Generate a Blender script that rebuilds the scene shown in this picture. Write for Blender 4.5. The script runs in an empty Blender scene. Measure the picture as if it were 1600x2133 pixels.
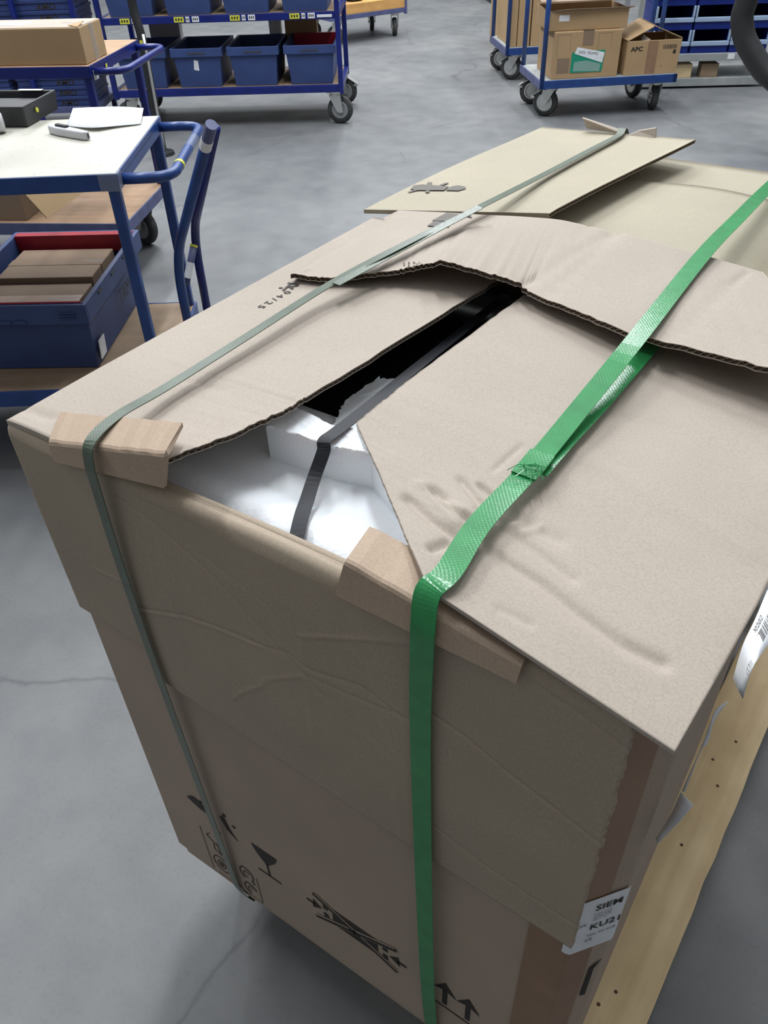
import bpy, math, random
from mathutils import Vector, Matrix
random.seed(7)
V = Vector
sc = bpy.context.scene
C = sc.collection

# ------------------------------------------------------------------ camera
FL = 1650.0                                   # focal length in pixels of a 1600 x 2133 frame
YAW, PITCH, ROLL = -0.61259, 0.69112, -0.03845
CAM = V((0.68775, -0.34403, 1.32237))
_f = V((math.sin(YAW)*math.cos(PITCH), math.cos(YAW)*math.cos(PITCH), -math.sin(PITCH)))
_r0 = V((math.cos(YAW), -math.sin(YAW), 0)); _u0 = _r0.cross(_f)
_r = math.cos(ROLL)*_r0 + math.sin(ROLL)*_u0
_u = -math.sin(ROLL)*_r0 + math.cos(ROLL)*_u0
cd = bpy.data.cameras.new('camera'); cam = bpy.data.objects.new('camera', cd); C.objects.link(cam)
cd.sensor_fit = 'VERTICAL'; cd.sensor_height = 24.0; cd.lens = FL/2133.0*24.0
cd.clip_start = 0.02; cd.clip_end = 100
cam.matrix_world = Matrix(((_r.x, _u.x, -_f.x, CAM.x), (_r.y, _u.y, -_f.y, CAM.y), (_r.z, _u.z, -_f.z, CAM.z), (0, 0, 0, 1)))
sc.camera = cam

def bp(px, py, axis, val):
    """point of the room, on the plane axis = val, that was measured at pixel (px, py)"""
    d = _f + _r*((px-800)/FL) - _u*((py-1066.5)/FL)
    t = (val - CAM[axis])/d[axis]
    return CAM + d*t

# ------------------------------------------------------------------ world, ceiling lamps, exposure
w = bpy.data.worlds.new('hall'); sc.world = w; w.use_nodes = True
w.node_tree.nodes['Background'].inputs[0].default_value = (0.92, 0.96, 1.0, 1)
w.node_tree.nodes['Background'].inputs[1].default_value = 0.40
sc.view_settings.view_transform = 'Standard'; sc.view_settings.look = 'None'
sc.view_settings.gamma = 1; sc.view_settings.use_curve_mapping = False
sc.view_settings.exposure = 0.30

ALONG = math.radians(34)                       # the hall's rows of lamps and racks run this way
def ceiling_lamp(x, y, power, sx=0.35, sy=3.0, z=5.6):
    l = bpy.data.lights.new('ceiling_lamp', 'AREA'); l.shape = 'RECTANGLE'; l.size = sx; l.size_y = sy
    l.energy = power; l.color = (0.93, 0.97, 1.0)
    o = bpy.data.objects.new('ceiling_lamp', l); C.objects.link(o); o.location = (x, y, z); o.rotation_euler = (0, 0, ALONG)
for k, (dr, da) in enumerate([(-3.2, 3.4), (-3.2, 7.6), (-3.2, 11.8), (0.2, 3.2), (0.2, 7.6), (0.2, 11.8), (2.9, 5.2), (2.9, 9.6)]):
    # da = metres ahead of the photographer, dr = metres to the right
    p = CAM + V((_r0.x, _r0.y, 0))*dr + V((-_r0.y, _r0.x, 0))*da
    ceiling_lamp(p.x, p.y, 150)

# ------------------------------------------------------------------ materials
def mat(name, color, rough=0.6, metal=0.0, spec=0.5):
    m = bpy.data.materials.new(name); m.use_nodes = True
    b = m.node_tree.nodes['Principled BSDF']
    b.inputs['Base Color'].default_value = (*color, 1); b.inputs['Roughness'].default_value = rough
    b.inputs['Metallic'].default_value = metal; b.inputs['Specular IOR Level'].default_value = spec
    return m
def nodes(m): return m.node_tree.nodes, m.node_tree.links, m.node_tree.nodes['Principled BSDF']
def noise(m, scale, detail=4, coord='Object', stretch=(1, 1, 1)):
    n, l, b = nodes(m)
    tc = n.new('ShaderNodeTexCoord'); mp = n.new('ShaderNodeMapping'); mp.inputs['Scale'].default_value = stretch
    t = n.new('ShaderNodeTexNoise'); t.inputs['Scale'].default_value = scale; t.inputs['Detail'].default_value = detail
    l.new(tc.outputs[coord], mp.inputs[0]); l.new(mp.outputs[0], t.inputs['Vector'])
    return t.outputs['Fac']
def ramp(m, fac, stops):
    n, l, b = nodes(m); r = n.new('ShaderNodeValToRGB')
    while len(r.color_ramp.elements) < len(stops): r.color_ramp.elements.new(0.5)
    for e, (p, c) in zip(r.color_ramp.elements, stops): e.position = p; e.color = (*c, 1)
    l.new(fac, r.inputs[0]); return r.outputs[0]
def mixc(m, a, b_, fac, kind='MIX'):
    n, l, b = nodes(m); x = n.new('ShaderNodeMix'); x.data_type = 'RGBA'; x.blend_type = kind
    for s, v in ((x.inputs[6], a), (x.inputs[7], b_), (x.inputs[0], fac)):
        if hasattr(v, 'is_linked'): l.new(v, s)
        else: s.default_value = v
    return x.outputs[2]
def bump(m, fac, strength, dist=0.001):
    n, l, b = nodes(m); x = n.new('ShaderNodeBump'); x.inputs['Strength'].default_value = strength; x.inputs['Distance'].default_value = dist
    if b.inputs['Normal'].is_linked: l.new(b.inputs['Normal'].links[0].from_socket, x.inputs['Normal'])
    l.new(fac, x.inputs['Height']); l.new(x.outputs[0], b.inputs['Normal'])
def base(m, out): m.node_tree.links.new(out, m.node_tree.nodes['Principled BSDF'].inputs['Base Color'])

def cardboard(name, c, speck=True, flute=0.0, flute_axis='X', rough=0.75, spec=0.3):
    m = mat(name, c, rough, 0, spec)
    big = noise(m, 6, 5); a = [x*0.94 for x in c]; b_ = [min(1, x*1.05) for x in c]
    col = ramp(m, big, [(0.3, a), (0.7, b_)])
    fib = noise(m, 500, 3)
    col = mixc(m, col, ramp(m, fib, [(0.32, (0.80, 0.79, 0.78)), (0.6, (1, 1, 1))]), 0.6, 'MULTIPLY')
    if speck:
        sp = noise(m, 420, 2)
        col = mixc(m, col, ramp(m, sp, [(0.22, (0.55, 0.5, 0.46)), (0.27, (1, 1, 1))]), 0.7, 'MULTIPLY')
    base(m, col); bump(m, noise(m, 14, 3), 0.10, 0.003); bump(m, fib, 0.10, 0.0004)
    if flute:
        n, l, b = nodes(m); tc = n.new('ShaderNodeTexCoord'); wv = n.new('ShaderNodeTexWave'); wv.bands_direction = flute_axis
        wv.inputs['Scale'].default_value = 40; wv.inputs['Distortion'].default_value = 0.4
        l.new(tc.outputs['Object'], wv.inputs['Vector']); bump(m, wv.outputs['Fac'], flute, 0.0006)
    return m
def paint(name, c, rough=0.35):
    m = mat(name, c, rough, 0, 0.5)
    col = ramp(m, noise(m, 14, 5), [(0.3, [x*0.75 for x in c]), (0.7, [min(1, x*1.15) for x in c])]); base(m, col)
    bump(m, noise(m, 60, 2), 0.08, 0.001); return m
def plastic(name, c, rough=0.5):
    m = mat(name, c, rough, 0, 0.4)
    col = ramp(m, noise(m, 7, 6), [(0.3, [x*0.85 for x in c]), (0.75, [min(1, x*1.12) for x in c])]); base(m, col)
    bump(m, noise(m, 150, 2), 0.06, 0.0006); return m
def wood(name, c1, c2, axis=2, scale=1.0):
    m = mat(name, c1, 0.65, 0, 0.3)
    st = [26*scale, 26*scale, 26*scale]; st[axis] = 1.6*scale
    g = noise(m, 1.0, 6, stretch=st); base(m, mixc(m, ramp(m, g, [(0.3, c2), (0.6, c1), (0.8, [min(1, x*1.1) for x in c1])]),
        ramp(m, noise(m, 11, 4), [(0.35, (0.82, 0.80, 0.76)), (0.65, (1, 1, 1))]), 0.7, 'MULTIPLY'))
    bump(m, g, 0.25, 0.001); return m

M = {}
M['card'] = cardboard('card_plain', (0.435, 0.372, 0.315))
M['card_front'] = cardboard('card_front_wall', (0.42, 0.33, 0.26), flute=0.08)
M['card_cover'] = cardboard('card_folded_flap', (0.405, 0.33, 0.25), flute=0.12)
M['card_kraft'] = cardboard('card_kraft', (0.46, 0.345, 0.255), rough=0.65)
M['card_yellow'] = cardboard('card_yellowish', (0.42, 0.375, 0.285))
M['card_box'] = cardboard('card_box', (0.42, 0.285, 0.155), speck=False)
M['card_dark'] = cardboard('card_dark_box', (0.25, 0.175, 0.12), speck=False)
M['flute'] = cardboard('card_fluting', (0.38, 0.29, 0.22), speck=False)
M['tape'] = mat('brown_tape', (0.27, 0.16, 0.095), 0.38); base(M['tape'], ramp(M['tape'], noise(M['tape'], 20, 4), [(0.3, (0.25, 0.145, 0.085)), (0.7, (0.30, 0.18, 0.11))]))
M['print'] = mat('black_print', (0.025, 0.018, 0.015), 0.7)
M['print_grey'] = mat('grey_print', (0.13, 0.115, 0.10), 0.7)
M['white'] = mat('white_paper', (0.75, 0.77, 0.80), 0.6)
base(M['white'], ramp(M['white'], noise(M['white'], 30, 3), [(0.3, (0.70, 0.72, 0.76)), (0.7, (0.78, 0.80, 0.82))]))
fm = M['foam'] = mat('polystyrene_foam', (0.87, 0.89, 0.92), 0.55, 0, 0.35)
n, l, b = nodes(fm); tc = n.new('ShaderNodeTexCoord'); vo = n.new('ShaderNodeTexVoronoi'); vo.inputs['Scale'].default_value = 230
l.new(tc.outputs['Object'], vo.inputs['Vector']); bump(fm, vo.outputs['Distance'], 0.30, 0.0010)
b.inputs['Subsurface Weight'].default_value = 0.15; b.inputs['Subsurface Scale'].default_value = 0.01
M['gloss_black'] = mat('gloss_black', (0.006, 0.007, 0.009), 0.12)
base(M['gloss_black'], ramp(M['gloss_black'], noise(M['gloss_black'], 6, 2), [(0.4, (0.004, 0.005, 0.007)), (0.7, (0.010, 0.011, 0.014))]))
def strap_mat(name, c, rough, k):
    m = mat(name, c, rough, 0, 0.5); n, l, b = nodes(m)
    uv = n.new('ShaderNodeUVMap'); mp = n.new('ShaderNodeMapping'); mp.inputs['Rotation'].default_value = (0, 0, math.radians(35)); mp.inputs['Scale'].default_value = (k, k, 1)
    l.new(uv.outputs[0], mp.inputs[0])
    hs = []
    for d in ('X', 'Y'):
        wv = n.new('ShaderNodeTexWave'); wv.bands_direction = d; wv.inputs['Scale'].default_value = 1; l.new(mp.outputs[0], wv.inputs['Vector']); hs.append(wv.outputs['Fac'])
    mu = n.new('ShaderNodeMath'); mu.operation = 'MULTIPLY'; l.new(hs[0], mu.inputs[0]); l.new(hs[1], mu.inputs[1])
    bump(m, mu.outputs[0], 0.18, 0.0003)
    base(m, mixc(m, (*c, 1), ramp(m, noise(m, 40, 3), [(0.3, [x*0.85 for x in c]), (0.7, [min(1, x*1.15) for x in c])]), 0.8))
    return m
M['green'] = strap_mat('green_strap', (0.028, 0.25, 0.075), 0.22, 110)
M['olive'] = strap_mat('olive_strap', (0.085, 0.112, 0.078), 0.36, 130)
M['black_strap'] = strap_mat('black_strap', (0.014, 0.015, 0.020), 0.48, 130)
nodes(M['black_strap'])[2].inputs['Specular IOR Level'].default_value = 0.25
M['pine'] = wood('pine', (0.76, 0.60, 0.365), (0.64, 0.48, 0.27), 1, 1.6)
M['pine_knot'] = mat('pine_nail_hole', (0.10, 0.055, 0.03), 0.8)
M['beech'] = wood('deck_board', (0.43, 0.28, 0.175), (0.37, 0.23, 0.14), 0)
M['dirty_deck'] = wood('dirty_deck_board', (0.30, 0.215, 0.145), (0.25, 0.175, 0.115), 0)
M['orange_deck'] = wood('orange_deck', (0.60, 0.34, 0.12), (0.52, 0.28, 0.10), 0)
bt = M['bench'] = mat('pale_bench_top', (0.60, 0.575, 0.50), 0.38)
base(bt, mixc(bt, ramp(bt, noise(bt, 5, 6), [(0.3, (0.43, 0.415, 0.36)), (0.7, (0.51, 0.49, 0.43))]), ramp(bt, noise(bt, 60, 4), [(0.28, (0.6, 0.55, 0.5)), (0.36, (1, 1, 1))]), 0.6, 'MULTIPLY'))
M['blue'] = paint('blue_paint', (0.014, 0.052, 0.21))
M['deep_blue'] = paint('deep_blue_paint', (0.004, 0.014, 0.155))
M['dusty_blue'] = paint('dusty_blue_paint', (0.075, 0.09, 0.20), 0.5)
M['bin_blue'] = plastic('blue_bin_plastic', (0.038, 0.068, 0.20))
M['crate_blue'] = plastic('blue_crate_plastic', (0.036, 0.062, 0.17))
M['fold_blue'] = plastic('folded_crate_plastic', (0.026, 0.046, 0.16))
M['store_blue'] = plastic('storage_bin_blue', (0.005, 0.02, 0.19), 0.35)
M['store_rim'] = plastic('storage_bin_rim', (0.32, 0.42, 0.58), 0.5)
M['red'] = plastic('red_lid_plastic', (0.36, 0.014, 0.030), 0.45)
M['rubber'] = mat('rubber', (0.030, 0.031, 0.033), 0.75); base(M['rubber'], ramp(M['rubber'], noise(M['rubber'], 30, 3), [(0.3, (0.022, 0.023, 0.025)), (0.7, (0.05, 0.05, 0.05))]))
M['hub'] = mat('grey_wheel_hub', (0.22, 0.23, 0.24), 0.5)
M['zinc'] = mat('zinc_steel', (0.62, 0.62, 0.60), 0.38, 0.85); bump(M['zinc'], noise(M['zinc'], 40, 3), 0.1, 0.001)
M['steel_shelf'] = mat('grey_shelf_steel', (0.36, 0.38, 0.38), 0.5, 0.3); base(M['steel_shelf'], ramp(M['steel_shelf'], noise(M['steel_shelf'], 8, 4), [(0.3, (0.31, 0.33, 0.33)), (0.7, (0.42, 0.44, 0.44))]))
M['black'] = mat('black_plastic', (0.016, 0.017, 0.019), 0.5); bump(M['black'], noise(M['black'], 80, 2), 0.1, 0.001)
M['dark_grey'] = mat('dark_grey_plastic', (0.05, 0.05, 0.052), 0.55)
M['yellow'] = mat('yellow_label', (0.62, 0.62, 0.06), 0.5)
M['grey_plastic'] = mat('pale_grey_plastic', (0.50, 0.51, 0.53), 0.4)
M['dhl_green'] = mat('green_document_pouch', (0.010, 0.27, 0.16), 0.3)
M['film'] = mat('clear_film', (0.72, 0.75, 0.78), 0.15); nodes(M['film'])[2].inputs['Alpha'].default_value = 0.18
M['bright_blue'] = mat('bright_blue_plastic', (0.02, 0.14, 0.60), 0.4)

M['wall'] = paint('grey_wall_paint', (0.42, 0.43, 0.43), 0.7)
fl = M['floor'] = mat('concrete_floor', (0.24, 0.25, 0.26), 0.5, 0, 0.45)
n, l, b = nodes(fl)
c1 = ramp(fl, noise(fl, 1.1, 8), [(0.25, (0.120, 0.126, 0.134)), (0.5, (0.158, 0.162, 0.166)), (0.75, (0.195, 0.196, 0.195))])
c2 = ramp(fl, noise(fl, 7, 8), [(0.3, (0.76, 0.77, 0.80)), (0.62, (1, 1, 1))])
col = mixc(fl, c1, c2, 0.8, 'MULTIPLY')
tc = n.new('ShaderNodeTexCoord'); wob = n.new('ShaderNodeTexNoise'); wob.inputs['Scale'].default_value = 2.5; wob.inputs['Detail'].default_value = 6
l.new(tc.outputs['Object'], wob.inputs['Vector'])
ad = n.new('ShaderNodeMix'); ad.data_type = 'VECTOR'; ad.inputs[0].default_value = 0.16
l.new(tc.outputs['Object'], ad.inputs[4]); l.new(wob.outputs['Color'], ad.inputs[5])
vo = n.new('ShaderNodeTexVoronoi'); vo.feature = 'DISTANCE_TO_EDGE'; vo.inputs['Scale'].default_value = 1.15; l.new(ad.outputs[1], vo.inputs['Vector'])
crk = ramp(fl, vo.outputs['Distance'], [(0.0, (0.62, 0.63, 0.66)), (0.006, (1, 1, 1))])
msk = ramp(fl, noise(fl, 1.7, 3), [(0.48, (0, 0, 0)), (0.60, (1, 1, 1))])
col = mixc(fl, col, crk, msk, 'MULTIPLY')
col = mixc(fl, col, ramp(fl, noise(fl, 120, 3), [(0.25, (0.8, 0.8, 0.8)), (0.5, (1, 1, 1))]), 0.5, 'MULTIPLY')
base(fl, col)
rr = ramp(fl, noise(fl, 3, 5), [(0.3, (0.40, 0.40, 0.40)), (0.7, (0.60, 0.60, 0.60))]); l.new(rr, b.inputs['Roughness'])
bump(fl, noise(fl, 60, 4), 0.12, 0.001)

# ------------------------------------------------------------------ building helpers
FR = {}                                         # thing name -> its frame
def thing(name, label, cat, loc=(0, 0, 0), rz=0.0, group=None):
    o = bpy.data.objects.new(name, None); C.objects.link(o); o.empty_display_size = 0.1
    o.location = loc; o.rotation_euler = (0, 0, rz); FR[o.name] = Matrix.Translation(V(loc)) @ Matrix.Rotation(rz, 4, 'Z')
    return tag(o, label, cat, group)
def tag(o, label, cat, group=None):
    o['label'] = label; o['category'] = cat
    if group: o['group'] = group
    return o
def root(o):
    while o.parent: o = o.parent
    return o
class G:
    def __init__(s): s.v = []; s.f = []; s.uv = None
    def add(s, vs, fs):
        k = len(s.v); s.v += [V(x) for x in vs]; s.f += [tuple(i+k for i in f) for f in fs]; return s
    def box(s, x0, x1, y0, y1, z0, z1, T=None):
        vs = [V((x, y, z)) for z in (z0, z1) for (x, y) in ((x0, y0), (x1, y0), (x1, y1), (x0, y1))]
        if T: vs = [T @ v for v in vs]
        return s.add(vs, [(0, 3, 2, 1), (4, 5, 6, 7), (0, 1, 5, 4), (1, 2, 6, 5), (2, 3, 7, 6), (3, 0, 4, 7)])
    def frustum(s, b, t, z0, z1):               # b, t = (x0,x1,y0,y1)
        vs = [V((x, y, z)) for (q, z) in ((b, z0), (t, z1)) for (x, y) in ((q[0], q[2]), (q[1], q[2]), (q[1], q[3]), (q[0], q[3]))]
        return s.add(vs, [(0, 3, 2, 1), (4, 5, 6, 7), (0, 1, 5, 4), (1, 2, 6, 5), (2, 3, 7, 6), (3, 0, 4, 7)])
    def tub(s, b, t, z0, z1, th):               # open-topped tapered tub
        B = lambda q, d: [(q[0]+d, q[2]+d), (q[1]-d, q[2]+d), (q[1]-d, q[3]-d), (q[0]+d, q[3]-d)]
        vs = [V((x, y, z)) for (q, d, z) in ((b, 0, z0), (t, 0, z1), (t, th, z1), (b, th, z0+th)) for (x, y) in B(q, d)]
        fs = [(3, 2, 1, 0), (12, 13, 14, 15)]
        for a in range(3):
            for i in range(4): j = (i+1) % 4; fs.append((a*4+i, a*4+j, a*4+4+j, a*4+4+i))
        return s.add(vs, fs)
    def plate(s, pts, nrm, th):                 # flat polygon with thickness th along nrm
        n = len(pts); d = V(nrm)*th; vs = [V(p) for p in pts]+[V(p)+d for p in pts]
        fs = [tuple(range(n-1, -1, -1)), tuple(range(n, 2*n))]+[(i, (i+1) % n, (i+1) % n+n, i+n) for i in range(n)]
        return s.add(vs, fs)
    def tube(s, pts, r, seg=10, caps=True):
        pts = [V(p) for p in pts]; k = len(s.v); n = len(pts); up = None
        for i, p in enumerate(pts):
            t = ((pts[min(i+1, n-1)]-p).normalized()+(p-pts[max(i-1, 0)]).normalized()).normalized()
            if up is None: up = t.orthogonal().normalized()
            up = (up - t*up.dot(t)).normalized(); sd = t.cross(up)
            for a in range(seg):
                q = 2*math.pi*a/seg; s.v.append(p+up*(r*math.cos(q))+sd*(r*math.sin(q)))
        for i in range(n-1):
            for a in range(seg):
                b_ = (a+1) % seg; s.f.append((k+i*seg+a, k+i*seg+b_, k+(i+1)*seg+b_, k+(i+1)*seg+a))
        if caps: s.f.append(tuple(k+a for a in range(seg-1, -1, -1))); s.f.append(tuple(k+(n-1)*seg+a for a in range(seg)))
        return s
    def lathe(s, prof, c, ax, seg=20):          # prof = [(radius, offset along axis)]
        k = len(s.v); ax = V(ax).normalized(); u = ax.orthogonal().normalized(); w_ = ax.cross(u); n = len(prof)
        for (r, h) in prof:
            for a in range(seg): q = 2*math.pi*a/seg; s.v.append(V(c)+ax*h+u*(r*math.cos(q))+w_*(r*math.sin(q)))
        for i in range(n-1):
            for a in range(seg): b_ = (a+1) % seg; s.f.append((k+i*seg+a, k+i*seg+b_, k+(i+1)*seg+b_, k+(i+1)*seg+a))
        s.f.append(tuple(k+a for a in range(seg-1, -1, -1))); s.f.append(tuple(k+(n-1)*seg+a for a in range(seg)))
        return s
    def mesh(s, name, m, smooth=False):
        me = bpy.data.meshes.new(name); me.from_pydata([tuple(v) for v in s.v], [], s.f); me.materials.append(m)
        if s.uv:
            ul = me.uv_layers.new(name='UVMap')
            for lp in me.loops: ul.data[lp.index].uv = s.uv[lp.vertex_index]
        me.validate(); me.update()
        if smooth: me.polygons.foreach_set('use_smooth', [True]*len(me.polygons))
        return me
    def build(s, name, m, parent=None, smooth=False, bevel=0.0, world=False, seg=2):
        if world and parent is not None:
            inv = FR[root(parent).name].inverted(); s.v = [inv @ v for v in s.v]
        return put(name, s.mesh(name, m, smooth), parent, bevel=bevel, seg=seg)
def put(name, me, parent=None, loc=(0, 0, 0), rz=0.0, bevel=0.0, seg=2):
    o = bpy.data.objects.new(name, me); C.objects.link(o); o.parent = parent; o.location = loc; o.rotation_euler = (0, 0, rz)
    if bevel:
        md = o.modifiers.new('bevel', 'BEVEL'); md.width = bevel; md.segments = seg; md.limit_method = 'ANGLE'; md.angle_limit = 0.6
    return o
def kids(o): return [c for c in bpy.data.objects if c.parent == o]
def copy_tree(o, parent=None):
    c = o.copy(); C.objects.link(c); c.parent = parent
    for ch in kids(o): copy_tree(ch, c)
    return c
def spline(pts, k=6):
    pts = [V(p) for p in pts]; out = []
    P = [pts[0]*2-pts[1]]+pts+[pts[-1]*2-pts[-2]]
    for i in range(1, len(P)-2):
        for j in range(k):
            t = j/k; a, b_, c, d = P[i-1], P[i], P[i+1], P[i+2]
            out.append(0.5*((2*b_)+(c-a)*t+(2*a-5*b_+4*c-d)*t*t+(3*b_-a-3*c+d)*t**3))
    return out+[pts[-1]]
def fillet(pts, r, k=6):
    pts = [V(p) for p in pts]; out = [pts[0]]
    for i in range(1, len(pts)-1):
        a, b_, c = pts[i-1], pts[i], pts[i+1]; d1 = (a-b_); d2 = (c-b_); q = min(r, d1.length*0.49, d2.length*0.49)
        s_, e = b_+d1.normalized()*q, b_+d2.normalized()*q
        for j in range(k+1): t = j/k; out.append(s_*(1-t)**2+b_*2*t*(1-t)+e*t*t)
    return out+[pts[-1]]
def ribbon(pts, wdir, width, th, k=6):
    """flat strap along pts; wdir = direction across the strap (one for all or one per point)"""
    n0 = len(pts); W = [V(wdir)]*n0 if not isinstance(wdir, list) else [V(x) for x in wdir]
    P = spline(pts, k); g = G(); uv = []; s_ = 0.0; n = len(P)
    for i, p in enumerate(P):
        t = (P[min(i+1, n-1)]-P[max(i-1, 0)]).normalized(); q = min(i/k, n0-1-1e-6); a = int(q)
        wd = W[a].lerp(W[min(a+1, n0-1)], q-a); wd = (wd-t*wd.dot(t)).normalized(); nn = t.cross(wd)
        if i: s_ += (p-P[i-1]).length
        for (x, y) in ((-1, -1), (1, -1), (1, 1), (-1, 1)):
            g.v.append(p+wd*(x*width/2)+nn*(y*th/2)); uv.append((s_, x*width/2))
    for i in range(n-1):
        for a in range(4): b_ = (a+1) % 4; g.f.append((i*4+a, i*4+b_, i*4+4+b_, i*4+4+a))
    g.f += [(3, 2, 1, 0), tuple(4*(n-1)+a for a in range(4))]; g.uv = uv
    return g
def text_geo(s, size, fn, sx=1.0, bold=0.0, shear=0.0):
    """lettering as a mesh; fn maps (x, y) of the text to a point"""
    cu = bpy.data.curves.new('lettering', 'FONT'); cu.body = s; cu.size = size; cu.resolution_u = 3; cu.offset = bold; cu.shear = shear
    o = bpy.data.objects.new('lettering', cu); C.objects.link(o)
    dg = bpy.context.evaluated_depsgraph_get(); me = bpy.data.meshes.new_from_object(o.evaluated_get(dg))
    g = G().add([fn(v.co.x*sx, v.co.y) for v in me.vertices], [tuple(p.vertices) for p in me.polygons])
    bpy.data.objects.remove(o); bpy.data.meshes.remove(me); return g

def groove(lines):
    """relief from creases: lines = [(polyline of (x,y), depth, width)], depth > 0 is a dent"""
    def f(x, y):
        d = 0.0
        for pl, dep, wd in lines:
            best = 9.0
            for (ax, ay), (bx, by) in zip(pl, pl[1:]):
                dx, dy = bx-ax, by-ay; L = dx*dx+dy*dy
                t = max(0, min(1, ((x-ax)*dx+(y-ay)*dy)/L)); e = math.hypot(x-ax-t*dx, y-ay-t*dy)
                best = min(best, e)
            if best < 3*wd: d -= dep*math.exp(-(best/wd)**2)
        return d
    return f

def corrugated(name, A, B, nrm, parent, m, nu=10, nv=24, th=0.005, open_edges=('A',), disp=None, wave=0.0075, rough=0.0):
    """board of corrugated cardboard lofted from edge A to edge B (lists of matching points); open edges show their fluting"""
    A = [V(p) for p in A]; B = [V(p) for p in B]; nrm = V(nrm).normalized()
    ra, rb = [], []
    for i in range(len(A)-1):
        for j in range(nu): t = j/nu; ra.append(A[i].lerp(A[i+1], t)); rb.append(B[i].lerp(B[i+1], t))
    ra.append(A[-1]); rb.append(B[-1]); n = len(ra)
    rnd = random.Random(len(name)*7+n)
    if rough:
        for i in range(n):
            d = (rb[i]-ra[i]).normalized(); ra[i] = ra[i]+d*rnd.uniform(-rough, rough)+nrm*rnd.uniform(-rough, rough)*0.5
    P = []
    for i in range(n):
        row = []
        for j in range(nv+1):
            p = ra[i].lerp(rb[i], j/nv)
            if disp: p = p+nrm*disp(p)
            row.append(p)
        P.append(row)
    e = 0.0009; lay = [0, e, th-e, th]
    g = G(); idx = lambda L, i, j: L*n*(nv+1)+i*(nv+1)+j
    for L in lay:
        for i in range(n):
            for j in range(nv+1): g.v.append(P[i][j]-nrm*L)
    for L in range(4):
        for i in range(n-1):
            for j in range(nv):
                q = (idx(L, i, j), idx(L, i, j+1), idx(L, i+1, j+1), idx(L, i+1, j)); g.f.append(q if L in (1, 3) else q[::-1])
    def rim(path, opened):
        for (a, b_) in zip(path, path[1:]):
            for (L0, L1) in (((0, 1), (2, 3)) if opened else ((0, 3),)):
                g.f.append((idx(L0, *a), idx(L0, *b_), idx(L1, *b_), idx(L1, *a)))
    E_ = {'A': [(i, 0) for i in range(n)], 'B': [(i, nv) for i in range(n)], '0': [(0, j) for j in range(nv+1)], '1': [(n-1, j) for j in range(nv+1)]}
    for k, pth in E_.items(): rim(pth, k in open_edges)
    o = g.build(name, m, parent, world=True, smooth=False)
    for p in o.data.polygons: p.use_smooth = p.index < 4*(n-1)*nv
    z = G()
    for k in open_edges:
        pth = E_[k]; inn = {'A': lambda i, j: P[i][j+1], 'B': lambda i, j: P[i][j-1], '0': lambda i, j: P[i+1][j], '1': lambda i, j: P[i-1][j]}[k]
        pl = [P[i][j] for (i, j) in pth]; pi = [inn(i, j) for (i, j) in pth]
        # resample by length
        acc = [0.0]
        for a, b_ in zip(pl, pl[1:]): acc.append(acc[-1]+(b_-a).length)
        N = max(4, int(acc[-1]/(wave/2))); k0 = len(z.v); s_ = 0
        for q in range(N+1):
            L = acc[-1]*q/N
            while s_ < len(acc)-2 and acc[s_+1] < L: s_ += 1
            t = (L-acc[s_])/max(1e-9, acc[s_+1]-acc[s_]); p = pl[s_].lerp(pl[s_+1], t); d = (pi[s_].lerp(pi[s_+1], t)-p).normalized()
            h = (e*1.2 if q % 2 else th-e*1.2)
            for dd in (0.0006, 0.012): z.v.append(p+d*dd-nrm*h)
            for dd in (0.0006, 0.012): z.v.append(p+d*dd-nrm*(h+0.0005 if q % 2 else h-0.0005))
        for q in range(N):
            a = k0+4*q; b_ = a+4
            z.f += [(a, a+1, b_+1, b_), (a+2, b_+2, b_+3, a+3), (a, b_, b_+2, a+2)]
    if open_edges: z.build('fluting', M['flute'], o, world=True)
    return o

# ================================================================== THE SETTING
FZ = -0.14                                      # the hall floor; the cartons stand on a pallet at z = 0
def struct(name, g, m): o = g.build(name, M[m]); o['kind'] = 'structure'; return o
struct('floor', G().box(-17, 13, -7, 23, FZ-0.2, FZ), 'floor')
struct('wall_back', G().box(-17, 13, 23, 23.2, FZ, 6.2), 'wall')
struct('wall_front', G().box(-17, 13, -7.2, -7, FZ, 6.2), 'wall')
struct('wall_left', G().box(-17.2, -17, -7, 23, FZ, 6.2), 'wall')
struct('wall_right', G().box(13, 13.2, -7, 23, FZ, 6.2), 'wall')

# ================================================================== FOREGROUND CARTON
T1 = thing('appliance_carton', 'large brown appliance carton with torn open top flaps, nearest the viewer', 'carton', (0.33, 0.33, 0))
FOOT = [(0.0, 0.0), (0.64, 0.0), (0.668, 0.035), (0.668, 0.62), (0.64, 0.655), (0.0, 0.655)]
def inset(pl, d, c=(0.33, 0.33)):
    out = []
    for i in range(len(pl)):
        a, b_, e = V(pl[i-1]), V(pl[i]), V(pl[(i+1) % len(pl)])
        n1 = V((-(b_-a).y, (b_-a).x)).normalized(); n2 = V((-(e-b_).y, (e-b_).x)).normalized(); m_ = (n1+n2).normalized()
        out.append(tuple(b_+m_*(d/max(0.4, m_.dot(n1)))))
    return out
g = G(); rings = [(inset(FOOT, 0.016), 0.004), (FOOT, 0.066), (FOOT, 0.9), (inset(FOOT, 0.006), 0.9), (inset(FOOT, 0.006), 0.03)]
for pl, z in rings: g.v += [V((x, y, z)) for x, y in pl]
nf = len(FOOT)
for a in range(4):
    for i in range(nf): j = (i+1) % nf; g.f.append((a*nf+i, a*nf+j, a*nf+nf+j, a*nf+nf+i))
g.f += [tuple(range(nf-1, -1, -1)), tuple(4*nf+i for i in range(nf))]
body1 = g.build('carton_body', M['card_front'], T1, bevel=0.003, world=True)

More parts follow.
